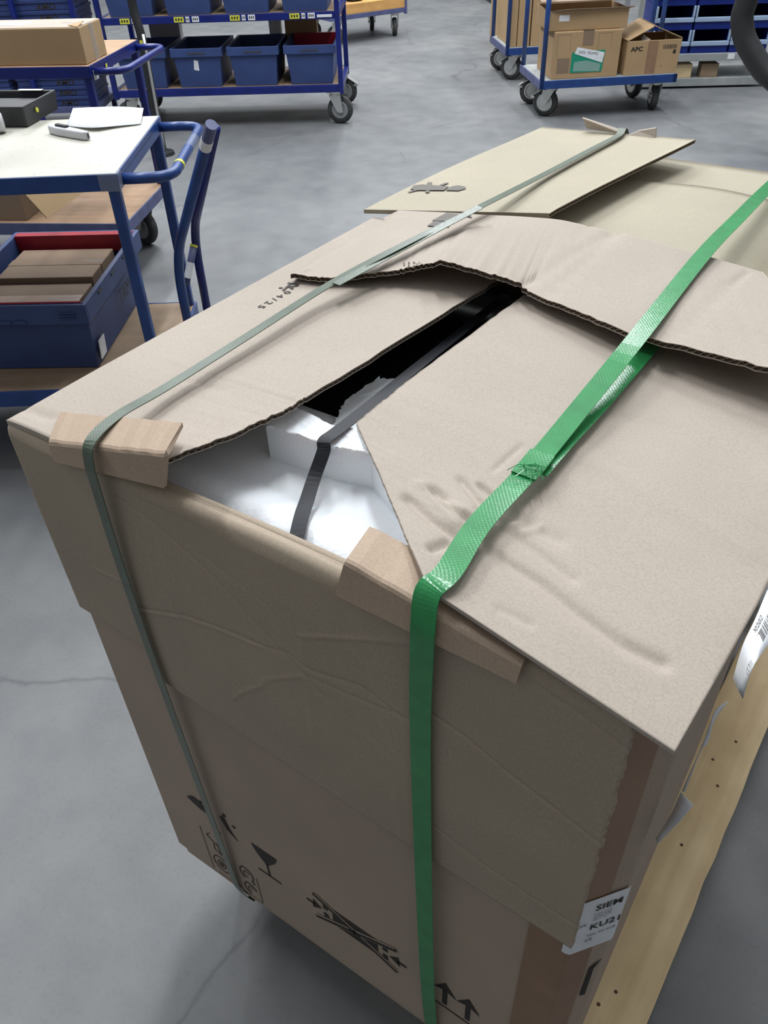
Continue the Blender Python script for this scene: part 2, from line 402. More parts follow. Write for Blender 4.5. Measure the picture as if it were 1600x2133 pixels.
# front flap, folded down over the front wall, its right edge torn
def YZ(px, py): p = bp(px, py, 1, -0.008); return (p.x, p.z)
cre = [
 ([YZ(*q) for q in [(250, 1030), (330, 1085), (450, 1190), (560, 1310), (640, 1395), (690, 1450)]], -0.00104, 0.0016),
 ([YZ(*q) for q in [(300, 1262), (390, 1274), (470, 1300), (560, 1338), (610, 1352), (650, 1385), (760, 1420), (850, 1490)]], -0.00104, 0.0014),
 ([YZ(*q) for q in [(300, 1268), (390, 1280), (470, 1306), (550, 1340)]], 0.00078, 0.0016),
 ([YZ(*q) for q in [(632, 1318), (700, 1320), (780, 1326), (862, 1332)]], 0.00117, 0.0018),
 ([YZ(*q) for q in [(490, 1452), (510, 1438), (555, 1420), (562, 1408), (640, 1400)]], 0.00117, 0.0016),
 ([YZ(*q) for q in [(640, 1395), (740, 1440), (860, 1490)]], -0.00078, 0.0014),
 ([YZ(*q) for q in [(905, 1478), (980, 1530), (1060, 1600), (1150, 1670), (1252, 1752)]], -0.00130, 0.0016),
 ([YZ(*q) for q in [(900, 1710), (1000, 1790), (1100, 1860), (1200, 1925)]], -0.00117, 0.0013),
 ([YZ(*q) for q in [(350, 1150), (372, 1270), (400, 1470)]], 0.00042, 0.0020),
 ([YZ(*q) for q in [(636, 1330), (650, 1440), (662, 1560)]], 0.00049, 0.0022),
 ([YZ(*q) for q in [(828, 1640), (838, 1745)]], 0.00063, 0.0022),
 ([YZ(*q) for q in [(200, 1180), (260, 1208)]], 0.00078, 0.0018),
 ([YZ(*q) for q in [(1100, 1405), (1200, 1470), (1312, 1555)]], -0.00117, 0.0018),
 ([YZ(*q) for q in [(430, 1150), (560, 1250), (640, 1330)]], -0.00059, 0.0016),
 ([YZ(*q) for q in [(300, 1400), (328, 1415)]], -0.00104, 0.0010),
]
cf = groove(cre)
ZB = [(0.0, 0.640), (0.07, 0.637), (0.118, 0.632), (0.128, 0.583), (0.30, 0.567), (0.46, 0.554), (0.645, 0.546)]
def zbot(x):
    for (a, za), (b_, zb) in zip(ZB, ZB[1:]):
        if x <= b_: return za+(zb-za)*(x-a)/(b_-a)
    return ZB[-1][1]
NX, NZ = 300, 170
prof = [(0.014, 0.886), (0.012, 0.894), (0.008, 0.8985), (0.005, 0.8970), (0.003, 0.8955), (0.0005, 0.8985), (-0.004, 0.9000), (-0.0080, 0.8960), (-0.0095, 0.889)]
g = G(); rnd = random.Random(3); tear = [0.0]
for j in range(NZ+len(prof)+1): tear.append(tear[-1]*0.7+rnd.uniform(-0.0009, 0.0009))
rows = NZ+len(prof)
for i in range(NX+1):
    for j in range(rows):
        xr = 0.6425+tear[j]; x = 0.0005+xr*i/NX
        if j < len(prof): y, z = prof[j]; y += 0.001*math.sin(x*23)
        else:
            t = (j-len(prof)+1)/NZ; z = 0.889+(zbot(x)-0.889)*t
            y = -0.0095+0.003*t-0.0035*math.sin(math.pi*t)*math.sin(math.pi*x/0.64)-cf(x, z)*-1.0
        g.v.append(V((x, y, z)))
for i in range(NX):
    for j in range(rows-1): a = i*rows+j; g.f.append((a, a+1, a+rows+1, a+rows))
cov = g.build('folded_front_flap', M['card_cover'], T1, smooth=True, world=True)
cov['label'] = 'front flap folded down over the wall, creased, with a torn right edge'
sm = cov.modifiers.new('thickness', 'SOLIDIFY'); sm.thickness = 0.0045; sm.offset = 0

# top flaps
def sag(lines): 
    gf = groove(lines); return lambda p: gf(p.x, p.y)
LA = [bp(345, 955, 0, 0.232), bp(480, 905, 0, 0.243), bp(590, 855, 0, 0.250), bp(640, 825, 0, 0.252), bp(1010, 600, 0, 0.265), V((0.268, 0.64, 0.905))]
LB = [V((-0.001, y, 0.905)) for y in (-0.008, 0.07, 0.13, 0.17, 0.50, 0.64)]
def XY(px, py, z=0.905): p = bp(px, py, 2, z); return (p.x, p.y)
lf0 = sag([([XY(60, 853), XY(108, 873)], 0.0035, 0.004), ([XY(400, 812), XY(470, 838)], 0.001, 0.006)])
lf = lambda p: lf0(p)-0.013*math.exp(-((p.x-0.10)/0.065)**2)*math.exp(-(max(0, p.y)/0.07)**2)
leftflap = corrugated('top_flap', LA, LB, (0, 0, 1), T1, M['card'], nu=14, nv=60, th=0.0055, open_edges=('A',), disp=lf, rough=0.0012)
leftflap['label'] = 'left top flap with cut fluted edge'
def zleft(x, y):
    for (a, b_) in zip(LA, LA[1:]):
        if y <= b_.y: t = max(0, (y-a.y)/(b_.y-a.y)); zf = a.z+(b_.z-a.z)*t; xf = a.x+(b_.x-a.x)*t; break
    else: zf, xf = 0.905, 0.268
    return 0.905+(zf-0.905)*max(0, x)/xf
def bps(px, py, zf, it=6):
    z = 0.91
    for _ in range(it): p = bp(px, py, 2, z); z = zf(p.x, p.y)
    return p

RA = [bp(895, 1228, 2, 0.930), bp(840, 1105, 2, 0.926), bp(790, 985, 2, 0.918), bp(742, 880, 2, 0.912), bp(850, 792, 2, 0.908), bp(1090, 615, 2, 0.906), V((0.315, 0.64, 0.905))]
RB = [bp(1406, 1566, 2, 0.905), V((0.674, 0.02, 0.905)), V((0.677, 0.06, 0.905)), V((0.681, 0.12, 0.905)), V((0.686, 0.27, 0.905)), V((0.690, 0.50, 0.905)), V((0.690, 0.64, 0.905))]
rl = [([XY(985, 1140), XY(1060, 1195), XY(1120, 1230), XY(1200, 1290), XY(1290, 1350), XY(1375, 1385)], 0.0042, 0.0065),
      ([XY(1000, 1075), XY(1100, 1150), XY(1190, 1215)], 0.0022, 0.005),
      ([XY(905, 1040), XY(940, 1075), XY(985, 1100)], 0.0065, 0.0055), ([XY(850, 1065), XY(900, 1110), XY(950, 1145)], 0.0055, 0.0055),
      ([XY(930, 1065), XY(960, 1080)], -0.0050, 0.005), ([XY(900, 1180), XY(935, 1158)], 0.0055, 0.004),
      ([XY(1000, 1020), XY(1022, 1040)], 0.0045, 0.003), ([XY(960, 1010), XY(1000, 1060)], 0.0035, 0.004), ([XY(880, 1030), XY(950, 1110)], -0.0035, 0.006),
      ([XY(1030, 985), XY(1085, 935)], 0.0020, 0.003), ([XY(1060, 1080), XY(1160, 1130)], 0.0025, 0.008),
      ([XY(1050, 1110), XY(1080, 1100)], -0.003, 0.004), ([XY(1090, 1120), XY(1125, 1105)], -0.0025, 0.004),
      ([XY(1040, 1300), XY(1100, 1325)], 0.0015, 0.004), ([XY(1500, 1420), XY(1600, 1255)], 0.0015, 0.003),
      ([XY(1270, 860), XY(1600, 960)], 0.001, 0.004), ([XY(1180, 930), XY(1560, 1150)], -0.0012, 0.010)]
rightflap = corrugated('top_flap', RA, RB, (0, 0, 1), T1, M['card'], nu=22, nv=170, th=0.0035, open_edges=(), disp=sag(rl), rough=0.0006)
rightflap['label'] = 'right top flap crumpled under the green strap'
FA = [(605, 572, 0.917), (690, 579, 0.920), (830, 562, 0.930), (904, 546, 0.943), (917, 541, 0.952), (1000, 563, 0.942), (1086, 589, 0.929), (1102, 607, 0.926), (1310, 692, 0.932), (1600, 765, 0.945)]
FA = [bp(*q[:2], 2, q[2]) for q in FA]; FA.append(FA[-1]+V((0.075, 0.004, 0.004)))
FB = [bp(px, py, 1, 0.668) for px, py in [(776, 466), (830, 438), (920, 442), (985, 446), (1000, 447), (1072, 450), (1145, 455), (1175, 459), (1320, 491), (1500, 541), (1600, 570)]]
FB[-1] = bp(1590, 567, 1, 0.668); 
ffl = [([XY(1090, 590, .93), XY(1310, 478, .93)], 0.003, 0.006), ([XY(1130, 620, .93), XY(1305, 482, .93)], 0.0035, 0.004),
       ([XY(1410, 715, .93), XY(1560, 560, .93)], 0.003, 0.004), ([XY(1185, 530, .93), XY(1235, 470, .93)], 0.0015, 0.003), ([XY(612, 574, .917), XY(640, 560, .917)], -0.003, 0.005)]
farflap = corrugated('top_flap', FA, FB, (0, 0, 1), T1, M['card'], nu=14, nv=60, th=0.0062, open_edges=('A',), disp=sag(ffl), rough=0.0016)
farflap['label'] = 'far top flap with ragged fluted edge lying across the others'

# brown tape round the corner and the paper sticker
def wrap(s_, off):
    """walk s metres along the foot print: s<0 on the front wall, then bevel, then right wall"""
    c1 = V((0.64, 0, 0)); d = V((0.028, 0.035, 0)); L = d.length; d /= L; nn = V((d.y, -d.x, 0))
    if s_ <= 0: return V((0.64+s_, -off, 0))
    if s_ <= L: return c1+d*s_+nn*off
    return V((0.668+off, 0.035+(s_-L), 0))
def wrapped_sheet(s0, s1, z0, z1, off, n=24, jag=0.0, tilt=0.0):
    g = G(); rd = random.Random(5)
    for i in range(n+1):
        p = wrap(s0+(s1-s0)*i/n, off); j0 = rd.uniform(-jag, jag); sh = tilt*i/n
        g.v += [p+V((0, 0, z0+sh+j0)), p+V((0, 0, z1+sh+j0))]
    g.f = [(2*i, 2*i+2, 2*i+3, 2*i+1) for i in range(n)]; return g
tp = wrapped_sheet(-0.041, 0.026, 0.066, 0.898, 0.0012).build('packing_tape', M['tape'], body1, world=True)
st = wrapped_sheet(-0.006, 0.0462, 0.515, 0.622, 0.0022).build('rating_sticker', M['white'], body1, world=True); st['label'] = 'white rating sticker with black lettering'
def on_wrap(s0, z0, off=0.0030): return lambda x, y: wrap(s0+x, off)+V((0, 0, z0+y))
for s, size, s0, z0, bold in [('SIEM', 0.0150, 0.0140, 0.5985, 0.0002), ('KU21', 0.0155, 0.0135, 0.560, 0.0002), ('Type: XD KUR', 0.0058, 0.0125, 0.546, 0), ('CE', 0.008, 0.0125, 0.5345, 0),
                              ('Siemens Kunden', 0.0033, 0.0145, 0.5905, 0), ('Kunden-Nr 800', 0.0033, 0.0145, 0.5865, 0), ('220-240V  50Hz', 0.0033, 0.0145, 0.5825, 0), ('Made in  Ger', 0.0033, 0.0145, 0.5785, 0), ('OX', 0.008, -0.001, 0.572, 0)]:
    text_geo(s, size, on_wrap(s0, z0), sx={'SIEM': 0.92, 'KU21': 0.92}.get(s, 0.85), bold=bold).build('lettering', M['print'], st, world=True)
G().plate([wrap(0.030, 0.0012)+V((0, 0, 0.385)), wrap(0.036, 0.0012)+V((0, 0, 0.383)), wrap(0.036, 0.0012)+V((0, 0, 0.452)), wrap(0.042, 0.0012)+V((0, 0, 0.470)), wrap(0.031, 0.0012)+V((0, 0, 0.455))], (0.78, -0.62, 0), 0.0005).build('printed_bar', M['print'], body1, world=True)

# printed handling marks on the front wall
def dec(polys, name='printed_mark', m='print', par=None, y=-0.0005):
    g = G()
    for pl in polys: g.plate([(x, y, z) for x, z in pl], (0, -1, 0), 0.0004)
    return g.build(name, M[m], par or body1, world=True)
def bar(x0, z0, x1, z1, w_):
    d = V((x1-x0, z1-z0)); n_ = V((-d.y, d.x)).normalized()*w_/2
    return [(x0+n_.x, z0+n_.y), (x0-n_.x, z0-n_.y), (x1-n_.x, z1-n_.y), (x1+n_.x, z1+n_.y)][::-1]
def ring(cx, cz, rx, rz_, w_, a0=0, a1=2*math.pi, k=18):
    P = [(cx+rx*math.cos(a0+(a1-a0)*i/k), cz+rz_*math.sin(a0+(a1-a0)*i/k)) for i in range(k+1)]
    return [bar(*P[i], *P[i+1], w_) for i in range(k)]
# fragile glass
bowl = [(0.198, 0.268), (0.244, 0.268)]+[(0.244-0.004*math.sin(i/8*math.pi/2)-0.018*(i/8)**2, 0.268-0.04*(i/8)) for i in range(1, 9)]
bowl += [(0.442-x, z) for x, z in bowl[:1:-1]]
dec([bowl[::-1], bar(0.221, 0.232, 0.221, 0.196, 0.0035), bar(0.200, 0.196, 0.242, 0.196, 0.0035)])
# do not clamp
cx, cz = 0.372, 0.209
pol = [bar(cx-0.037, cz, cx+0.037, cz, 0.046)]
for s in (-1, 1):
    pol += [bar(cx+s*0.049, cz-0.018, cx+s*0.049, cz-0.006, 0.008), bar(cx+s*0.049, cz+0.006, cx+s*0.049, cz+0.018, 0.008), bar(cx+s*0.082, cz, cx+s*0.068, cz, 0.005)]
    tri = [(cx+s*0.056, cz), (cx+s*0.070, cz+0.013), (cx+s*0.072, cz-0.013)]; pol.append(tri if s < 0 else tri[::-1])
    pol += [bar(cx+s*0.044, cz+0.0265, cx+s*0.052, cz+0.0265, 0.003), bar(cx+s*0.044, cz-0.0265, cx+s*0.052, cz-0.0265, 0.003)]
dec(pol)
gap = [bar(cx-0.066, cz+s*0.033, cx+0.066, cz-s*0.033, 0.010) for s in (-1, 1)]
dec(gap, 'print_gap', 'card_front', y=-0.0011)
for s in (-1, 1): dec([bar(cx-0.068, cz+s*0.034, cx+0.068, cz-s*0.034, 0.0055)], y=-0.0017)
# this way up
pol = [bar(0.493, 0.168, 0.570, 0.168, 0.003)]
for x in (0.512, 0.545):
    pol += [bar(x, 0.178, x, 0.222, 0.007), [(x-0.016, 0.214), (x+0.016, 0.214), (x, 0.246)]]
    pol[-1] = [(x-0.016, 0.216), (x, 0.224), (x+0.016, 0.216), (x, 0.246)]
dec(pol)
# recycling frame with its small pictograms, hand mark above
X0, X1, Z0, Z1 = 0.083, 0.187, 0.066, 0.200
pol = [bar(X0, Z0, X0, Z1, 0.0008), bar(X1, Z0+0.004, X1, Z1-0.05, 0.0008), bar(X0+0.01, Z0+0.002, X1, Z0+0.002, 0.0005)]
pol += [bar(0.094, 0.186, 0.101, 0.196, 0.002), bar(0.094, 0.186, 0.108, 0.172, 0.0016), bar(0.108, 0.172, 0.124, 0.176, 0.0014), bar(0.104, 0.168, 0.104, 0.150, 0.0014),
        bar(0.104, 0.150, 0.128, 0.138, 0.0014), bar(0.112, 0.176, 0.116, 0.144, 0.0012), bar(0.122, 0.172, 0.128, 0.14, 0.0012)]
pol += ring(0.109, 0.108, 0.017, 0.023, 0.0018, 0.4, 5.6)+ring(0.109, 0.108, 0.008, 0.011, 0.0016)+ring(0.109, 0.108, 0.003, 0.005, 0.0016)
pol += ring(0.166, 0.140, 0.013, 0.020, 0.0022, -0.6, 4.2)+ring(0.166, 0.140, 0.006, 0.009, 0.0014, 0.4, 5.0)+[bar(0.174, 0.126, 0.180, 0.120, 0.003)]
pol += ring(0.166, 0.092, 0.012, 0.018, 0.0022, 0.2, 4.6)+ring(0.166, 0.092, 0.005, 0.008, 0.0014, 0.4, 5.0)
dec(pol, 'printed_recycling_marks')
hand = [(0.076+0.034*i/8, 0.276+0.012*math.sin(i/8*math.pi)+0.004*i/8) for i in range(9)]+[(0.116, 0.262), (0.100, 0.264), (0.086, 0.270)]
dec([hand[::-1], bar(0.104, 0.290, 0.109, 0.287, 0.005), [(0.142, 0.285), (0.150, 0.292), (0.158, 0.262), (0.168, 0.240), (0.150, 0.256)][::-1], bar(0.150, 0.298, 0.156, 0.296, 0.006), bar(0.166, 0.282, 0.170, 0.278, 0.006), bar(0.118, 0.232, 0.130, 0.222, 0.002)])
# date print on the left flap
def on_left(px, py, up):
    o = bps(px, py, zleft)
    def fn(x, y):
        X, Y = o.x+up*y, o.y-x; return V((X, Y, zleft(X, Y)+0.0008))
    return fn
text_geo('0 4 / 2 5', 0.0135, on_left(597, 606, 1.0), sx=1.25, bold=0.0002).build('printed_date', M['print'], leftflap, world=True)
pol = []
g = G()
for a, b_ in [((606, 592), (590, 606)), ((622, 596), (594, 600)), ((600, 596), (610, 603)), ((582, 600), (588, 601)), ((600, 590), (622, 594))]:
    A, B = bps(*a, zleft), bps(*b_, zleft); d = (B-A).normalized(); s_ = V((-d.y, d.x, 0))*0.0016
    g.plate([A+s_, A-s_, B-s_, B+s_], (0, 0, 1), 0.0008)
g.build('printed_logo', M['print'], leftflap, world=True)
# cup mark half hidden under the olive strap on the far flap and small round stamp
def zboard(o):
    n_ = len(o.data.vertices)//4; inv = FR[root(o).name]; P_ = [inv @ o.data.vertices[i].co for i in range(n_)]
    return lambda x, y: min(P_, key=lambda q: (q.x-x)**2+(q.y-y)**2).z
def flapdec(pls, zf, par, name='printed_mark', lift=0.0012, m='print_grey', one=False):
    g = G()
    for pl in pls:
        g.plate([bps(px, py, zf)+V((0, 0, lift)) for px, py in pl], (0, 0, 1), 0.0004)
        if not one: g.build(name, M[m], par, world=True); g = G()
    if one: g.build(name, M[m], par, world=True)['kind'] = 'stuff'
zfar = zboard(farflap)
flapdec([[(890, 472), (935, 475), (938, 465), (905, 462)], [(900, 461), (940, 463), (975, 450), (930, 445)], [(965, 450), (983, 455), (980, 448), (965, 446)]], zfar, farflap, lift=0.001)
flapdec([[(853+14*math.cos(i*0.9)+j*2, 551+4*math.sin(i*0.9)), (856+14*math.cos(i*0.9)+j*2, 551+4*math.sin(i*0.9)), (856+14*math.cos(i*0.9)+j*2, 552.5+4*math.sin(i*0.9)), (853+14*math.cos(i*0.9)+j*2, 552.5+4*math.sin(i*0.9))][::-1] for i in range(7) for j in (0, 5)], zfar, farflap, 'printed_stamp', lift=0.001, one=True)

# ---- what shows inside the opening
R1 = thing('refrigerator', 'glossy black appliance inside the opened carton under the flaps', 'refrigerator', (0.33, 0.36, 0.03))
G().box(0.02, 0.62, 0.115, 0.63, 0.033, 0.835).build('cabinet', M['gloss_black'], R1, bevel=0.008, world=True)
G().box(0.03, 0.61, 0.125, 0.62, 0.835, 0.846).build('top_panel', M['gloss_black'], R1, bevel=0.004, world=True)
F1 = thing('foam_cap', 'white polystyrene packing piece showing through the gap at the carton front', 'foam', (0.33, 0.09, 0.84))
g = G(); n_x, n_y = 60, 26
for i in range(n_x+1):
    for j in range(n_y+1):
        x = 0.012+0.61*i/n_x; t = j/n_y; y = 0.012+0.20*t
        r_ = 0.045; ey = max(0, r_-(y-0.012)); ex = max(0, 0.03-(x-0.012)); 
        z = 0.879-0.013*min(1, max(0, (y-0.045)/0.035))-(r_-math.sqrt(max(0, r_*r_-ey*ey)))*0.75-(0.03-math.sqrt(max(0, 0.03**2-ex*ex)))*0.6
        
        g.v.append(V((x, y, z)))
for i in range(n_x):
    for j in range(n_y): a = i*(n_y+1)+j; g.f.append((a, a+n_y+1, a+n_y+2, a+1))
k = len(g.v); brd = [i*(n_y+1) for i in range(n_x+1)]+[n_x*(n_y+1)+j for j in range(1, n_y+1)]+[i*(n_y+1)+n_y for i in range(n_x-1, -1, -1)]+[j for j in range(n_y-1, 0, -1)]
g.v += [V((g.v[b_].x, g.v[b_].y, 0.849 if g.v[b_].y > 0.1 else 0.80)) for b_ in brd]
for q in range(len(brd)): q2 = (q+1) % len(brd); g.f.append((brd[q], k+q, k+q2, brd[q2]))
g.build('tray', M['foam'], F1, smooth=True, world=True)
def rough_block(pts_top, z0, zt, name, amp, seedv, sub=14):
    """block of broken foam: outline of its top (x,y), jagged edges"""
    rd = random.Random(seedv); P = []
    n_ = len(pts_top)
    for i in range(n_):
        a, b_ = V(pts_top[i]), V(pts_top[(i+1) % n_])
        for j in range(sub):
            p = a.lerp(b_, j/sub); P.append(p+V((rd.uniform(-amp, amp), rd.uniform(-amp, amp))))
    N = len(P); g = G(); S_ = [V(pts_top[i]).lerp(V(pts_top[(i+1) % n_]), j/sub) for i in range(n_) for j in range(sub)]
    for p in S_: g.v.append(V((p.x, p.y, z0)))
    for p in S_: g.v.append(V((p.x, p.y, zt(p)-0.0035)))
    for p in P: g.v.append(V((p.x, p.y, zt(p)+rd.uniform(-amp, amp)*0.7)))
    for L in (0, 1): g.f += [(L*N+i, L*N+(i+1) % N, L*N+N+(i+1) % N, L*N+N+i) for i in range(N)]
    g.f += [tuple(range(N-1, -1, -1)), tuple(range(2*N, 3*N))]
    return g.build(name, M['foam'], F1, world=True)
e0 = bp(553, 885, 2, 0.905); e1 = bp(690, 930, 2, 0.905); e2 = bp(772, 950, 2, 0.903); e3 = bp(622, 852, 2, 0.905); e4 = bp(700, 890, 2, 0.905); e5 = bp(770, 905, 2, 0.9)
rough_block([(e0.x, e0.y), (e1.x, e1.y), (e2.x, e2.y), (0.43, e2.y-0.050), (0.47, e2.y-0.02), (e5.x+0.03, e5.y+0.01), (e4.x, e4.y), (e3.x, e3.y)], 0.86, lambda p: 0.906-0.006*max(0, p.x-0.33)/0.1, 'ridge', 0.0011, 2)
h0, h1, h2, h3 = bp(690, 905, 2, 0.872), bp(715, 835, 2, 0.872), bp(790, 788, 2, 0.872), bp(860, 812, 2, 0.872)
rough_block([(h0.x, h0.y), (h3.x+0.05, h0.y), (h3.x+0.05, h3.y), (h3.x, h3.y), (h2.x, h2.y), (h1.x, h1.y)], 0.849, lambda p: 0.888-0.02*max(0, min(1, (0.30-p.x)/0.08)), 'rear_block', 0.0022, 4)
bk = [bp(px, py, 2, z) for px, py, z in [(1056, 614, 0.866), (1034, 632, 0.868), (941, 707, 0.876), (847, 782, 0.891), (778, 838, 0.902), (703, 897, 0.9105), (676, 918, 0.9105), (674, 940, 0.904), (655, 993, 0.887), (640, 1040, 0.882), (627, 1080, 0.884), (615, 1137, 0.878)]]+[bp(614, 1165, 1, 0.0175)]
BS = ribbon(bk, [(1, 0.05, 0)]*7+[(1, 0.15, 0)]*6, 0.0135, 0.0009, 5).build('packing_strap', M['black_strap'], None)
tag(BS, 'black packing strap running over the white foam inside the carton', 'strap')

# ---- cardboard edge protectors
def protector(label, A, B, At, Bt, Af, Bf, th=0.0042):
    t = thing('edge_protector', label, 'edge protector', tuple((A+B)/2), 0, 'cardboard edge protectors'); g = G()
    n_ = 14; rd = random.Random(int(A.x*1000)); FR[t.name] = Matrix.Translation((A+B)/2)
    for i in range(n_+1):
        q = i/n_; a, at, af = A.lerp(B, q), At.lerp(Bt, q), Af.lerp(Bf, q); w1 = V((0, 0, rd.uniform(-1, 1)*0.0007))
        d1 = (at-a).normalized(); d2 = (af-a).normalized(); c = 0.004
        arc = [a+d1*c+w1, a+(d1+d2)*c*0.33+w1, a+d2*c]
        nt = V((0, 0, -th)); nf_ = V((0, th, 0))
        g.v += [at+w1, *arc, af, af+nf_, a+nf_+nt, at+nt]
    m_ = 8
    for i in range(n_):
        for k in range(m_): k2 = (k+1) % m_; g.f.append((i*m_+k, i*m_+k2, i*m_+m_+k2, i*m_+m_+k))
    g.f += [tuple(range(m_-1, -1, -1)), tuple(n_*m_+k for k in range(m_))]
    top = g.build('angle_board', M['card_kraft'], t, world=True)
    return t
A, B = bp(100, 920, 1, -0.016), bp(342, 945, 1, -0.016)
protector('brown cardboard edge protector under the olive strap', A, B, bp(125, 858, 2, A.z+0.002), bp(380, 880, 2, B.z), bp(112, 962, 1, -0.018), bp(340, 1017, 1, -0.018))
A, B = bp(718, 1168, 1, -0.016), bp(1088, 1382, 1, -0.016)
protector('brown cardboard edge protector under the green strap', A, B, bp(770, 1095, 2, A.z-0.002), B+V((-0.004, 0.05, -0.002)), bp(697, 1240, 1, -0.019), bp(1075, 1425, 1, -0.019))

# ---- second carton behind
T2 = thing('carton', 'yellowish carton with lifted flaps standing directly behind the nearest carton', 'carton', (0.31, 0.97, 0))
g = G().tub((-0.005, 0.66, 0.69, 1.20), (-0.005, 0.66, 0.69, 1.20), 0.0, 0.885, 0.006); g.build('carton_body', M['card_box'], T2, bevel=0.003, world=True)
def zb2(x, y): return 0.893+0.032*max(0, min(1, x/0.27))
A2 = [bp(1145, 445, 2, 0.928), bp(1160, 436, 2, 0.928), bp(1300, 366, 2, 0.926), bp(1450, 288, 2, 0.930)]
B2 = [bp(758, 436, 2, 0.899), bp(790, 420, 2, 0.900), bp(960, 340, 2, 0.905), bp(1130, 262, 2, 0.910)]
fl2 = corrugated('top_flap', A2, B2, (0, 0, 1), T2, M['card_yellow'], nu=14, nv=30, th=0.006, open_edges=('A',), disp=lambda p: 0.002*math.sin(p.y*9))
corrugated('top_flap', [V((0.17, 0.695, 0.887)), V((0.20, 0.80, 0.897)), V((0.215, 1.02, 0.898))], [V((0.69, 0.695, 0.893)), V((0.69, 0.80, 0.892)), V((0.69, 1.03, 0.893))], (0, 0, 1), T2, M['card_yellow'], nu=12, nv=30, th=0.005, open_edges=(),
           disp=lambda p: -0.030*math.exp(-((p.x-0.555)/0.035)**2)*max(0, 1-abs(p.y-0.80)/0.35)+0.004*math.sin(p.x*20))
corrugated('top_flap', [V((0.12, 1.00, 0.888)), V((0.12, 1.195, 0.886))], [V((0.69, 1.00, 0.886)), V((0.69, 1.195, 0.884))], (0, 0, 1), T2, M['card_yellow'], nu=8, nv=16, th=0.005, open_edges=())
def tab(pts, th=0.004): G().plate(pts, (0, 1, 0.2), th).build('torn_tab', M['card'], T2, world=True)
tab([bp(1222, 268, 1, 1.185), bp(1300, 280, 1, 1.175), bp(1298, 274, 1, 1.180), bp(1213, 246, 1, 1.180)])
tab([bp(1305, 284, 1, 1.175), bp(1366, 286, 1, 1.170), bp(1366, 267, 1, 1.175), bp(1330, 273, 1, 1.180)])
# figure print on its flap
pols = [[(855+2*0, 396), (862, 388), (880, 386), (935, 390), (925, 398), (870, 398)], [(928, 398), (941, 390), (955, 388), (970, 391), (970, 395), (955, 399)], [(890, 382), (900, 381), (894, 403), (886, 403)], [(849, 402), (868, 396), (871, 398), (852, 403)], [(915, 387), (930, 382), (935, 383), (922, 388)]]
flapdec([q[::-1] for q in pols], zboard(fl2), fl2, lift=0.0012)

# ---- the straps
ol = [(0.139, 0.08, -0.0008), (0.139, 0.020, -0.0005), (0.139, 0.009, 0.012), (0.139, -0.004, 0.066), (0.1385, -0.007, 0.12), (0.138, -0.012, 0.30), (0.132, -0.016, 0.60), (0.137, -0.021, 0.78), (0.146, -0.025, 0.885), (0.150, -0.026, 0.920), (0.149, -0.017, 0.938)]
P6 = bp(240, 868, 2, 0.938)
ol += [bp(245, 865, 2, 0.938), bp(340, 810, 2, 0.932), bp(500, 710, 2, 0.930), bp(690, 590, 2, 0.931), bp(830, 515, 2, 0.940), bp(985, 438, 2, 0.945), bp(1130, 365, 2, 0.930), bp(1240, 307, 2, 0.927), bp(1288, 282, 2, 0.926), (0.175, 1.190, 0.927), (0.175, 1.212, 0.902), (0.175, 1.2110, 0.80), (0.175, 1.2090, 0.02)]
OS = ribbon(ol, (1, 0, 0.08), 0.0135, 0.0009, 6).build('packing_strap', M['olive'])
tag(OS, 'olive grey packing strap running down the left side of the carton front', 'strap')
OE = ribbon([bp(700, 592, 2, 0.933), bp(830, 522, 2, 0.938), bp(920, 473, 2, 0.946), bp(1000, 431, 2, 0.957)], (1, 0, 0.02), 0.0125, 0.0009).build('strap_end', M['olive'], OS)
gs = [(0.496, 0.08, -0.0008), (0.496, 0.020, -0.0005), (0.496, 0.009, 0.012), (0.496, -0.004, 0.066), (0.494, -0.014, 0.25), (0.489, -0.017, 0.55), (0.487, -0.019, 0.78), (0.490, -0.022, 0.87), (0.491, -0.022, 0.905), (0.489, -0.012, 0.930), bp(935, 1190, 2, 0.934), bp(1000, 1090, 2, 0.928), bp(1110, 970, 2, 0.922), bp(1225, 830, 2, 0.930), bp(1330, 700, 2, 0.943), bp(1465, 530, 2, 0.940), bp(1540, 452, 2, 0.935), bp(1600, 392, 2, 0.928), (0.478, 1.195, 0.905), (0.478, 1.2065, 0.885), (0.478, 1.2075, 0.80), (0.478, 1.2075, 0.02)]
GS = ribbon(gs, (1, 0, 0), 0.020, 0.0010, 8).build('packing_strap', M['green'])
tag(GS, 'bright green woven packing strap around the carton, right of the gap', 'strap')
ribbon([bp(1118, 985, 2, 0.9195), bp(1180, 915, 2, 0.917), bp(1250, 840, 2, 0.915), bp(1340, 738, 2, 0.913), bp(1365, 708, 2, 0.912)], (1, 0, 0), 0.019, 0.0010).build('strap_end', M['green'], GS)
wl = ribbon([bp(1090, 992, 2, 0.9235), bp(1112, 967, 2, 0.9245), bp(1130, 944, 2, 0.9245)], (1, 0, 0), 0.0225, 0.0022).build('weld', M['green'], GS)
g = G(); rd = random.Random(9)
for i in range(12):
    p = bp(1084+rd.uniform(0, 50), 985+rd.uniform(-8, 12), 2, 0.926); g.tube(spline([p, p+V((rd.uniform(-.006, .006), rd.uniform(-.006, .006), .003)), p+V((rd.uniform(-.012, .012), rd.uniform(-.012, .012), 0.001))], 3), 0.0004, 4)
g.build('frayed_threads', M['green'], GS, world=False)

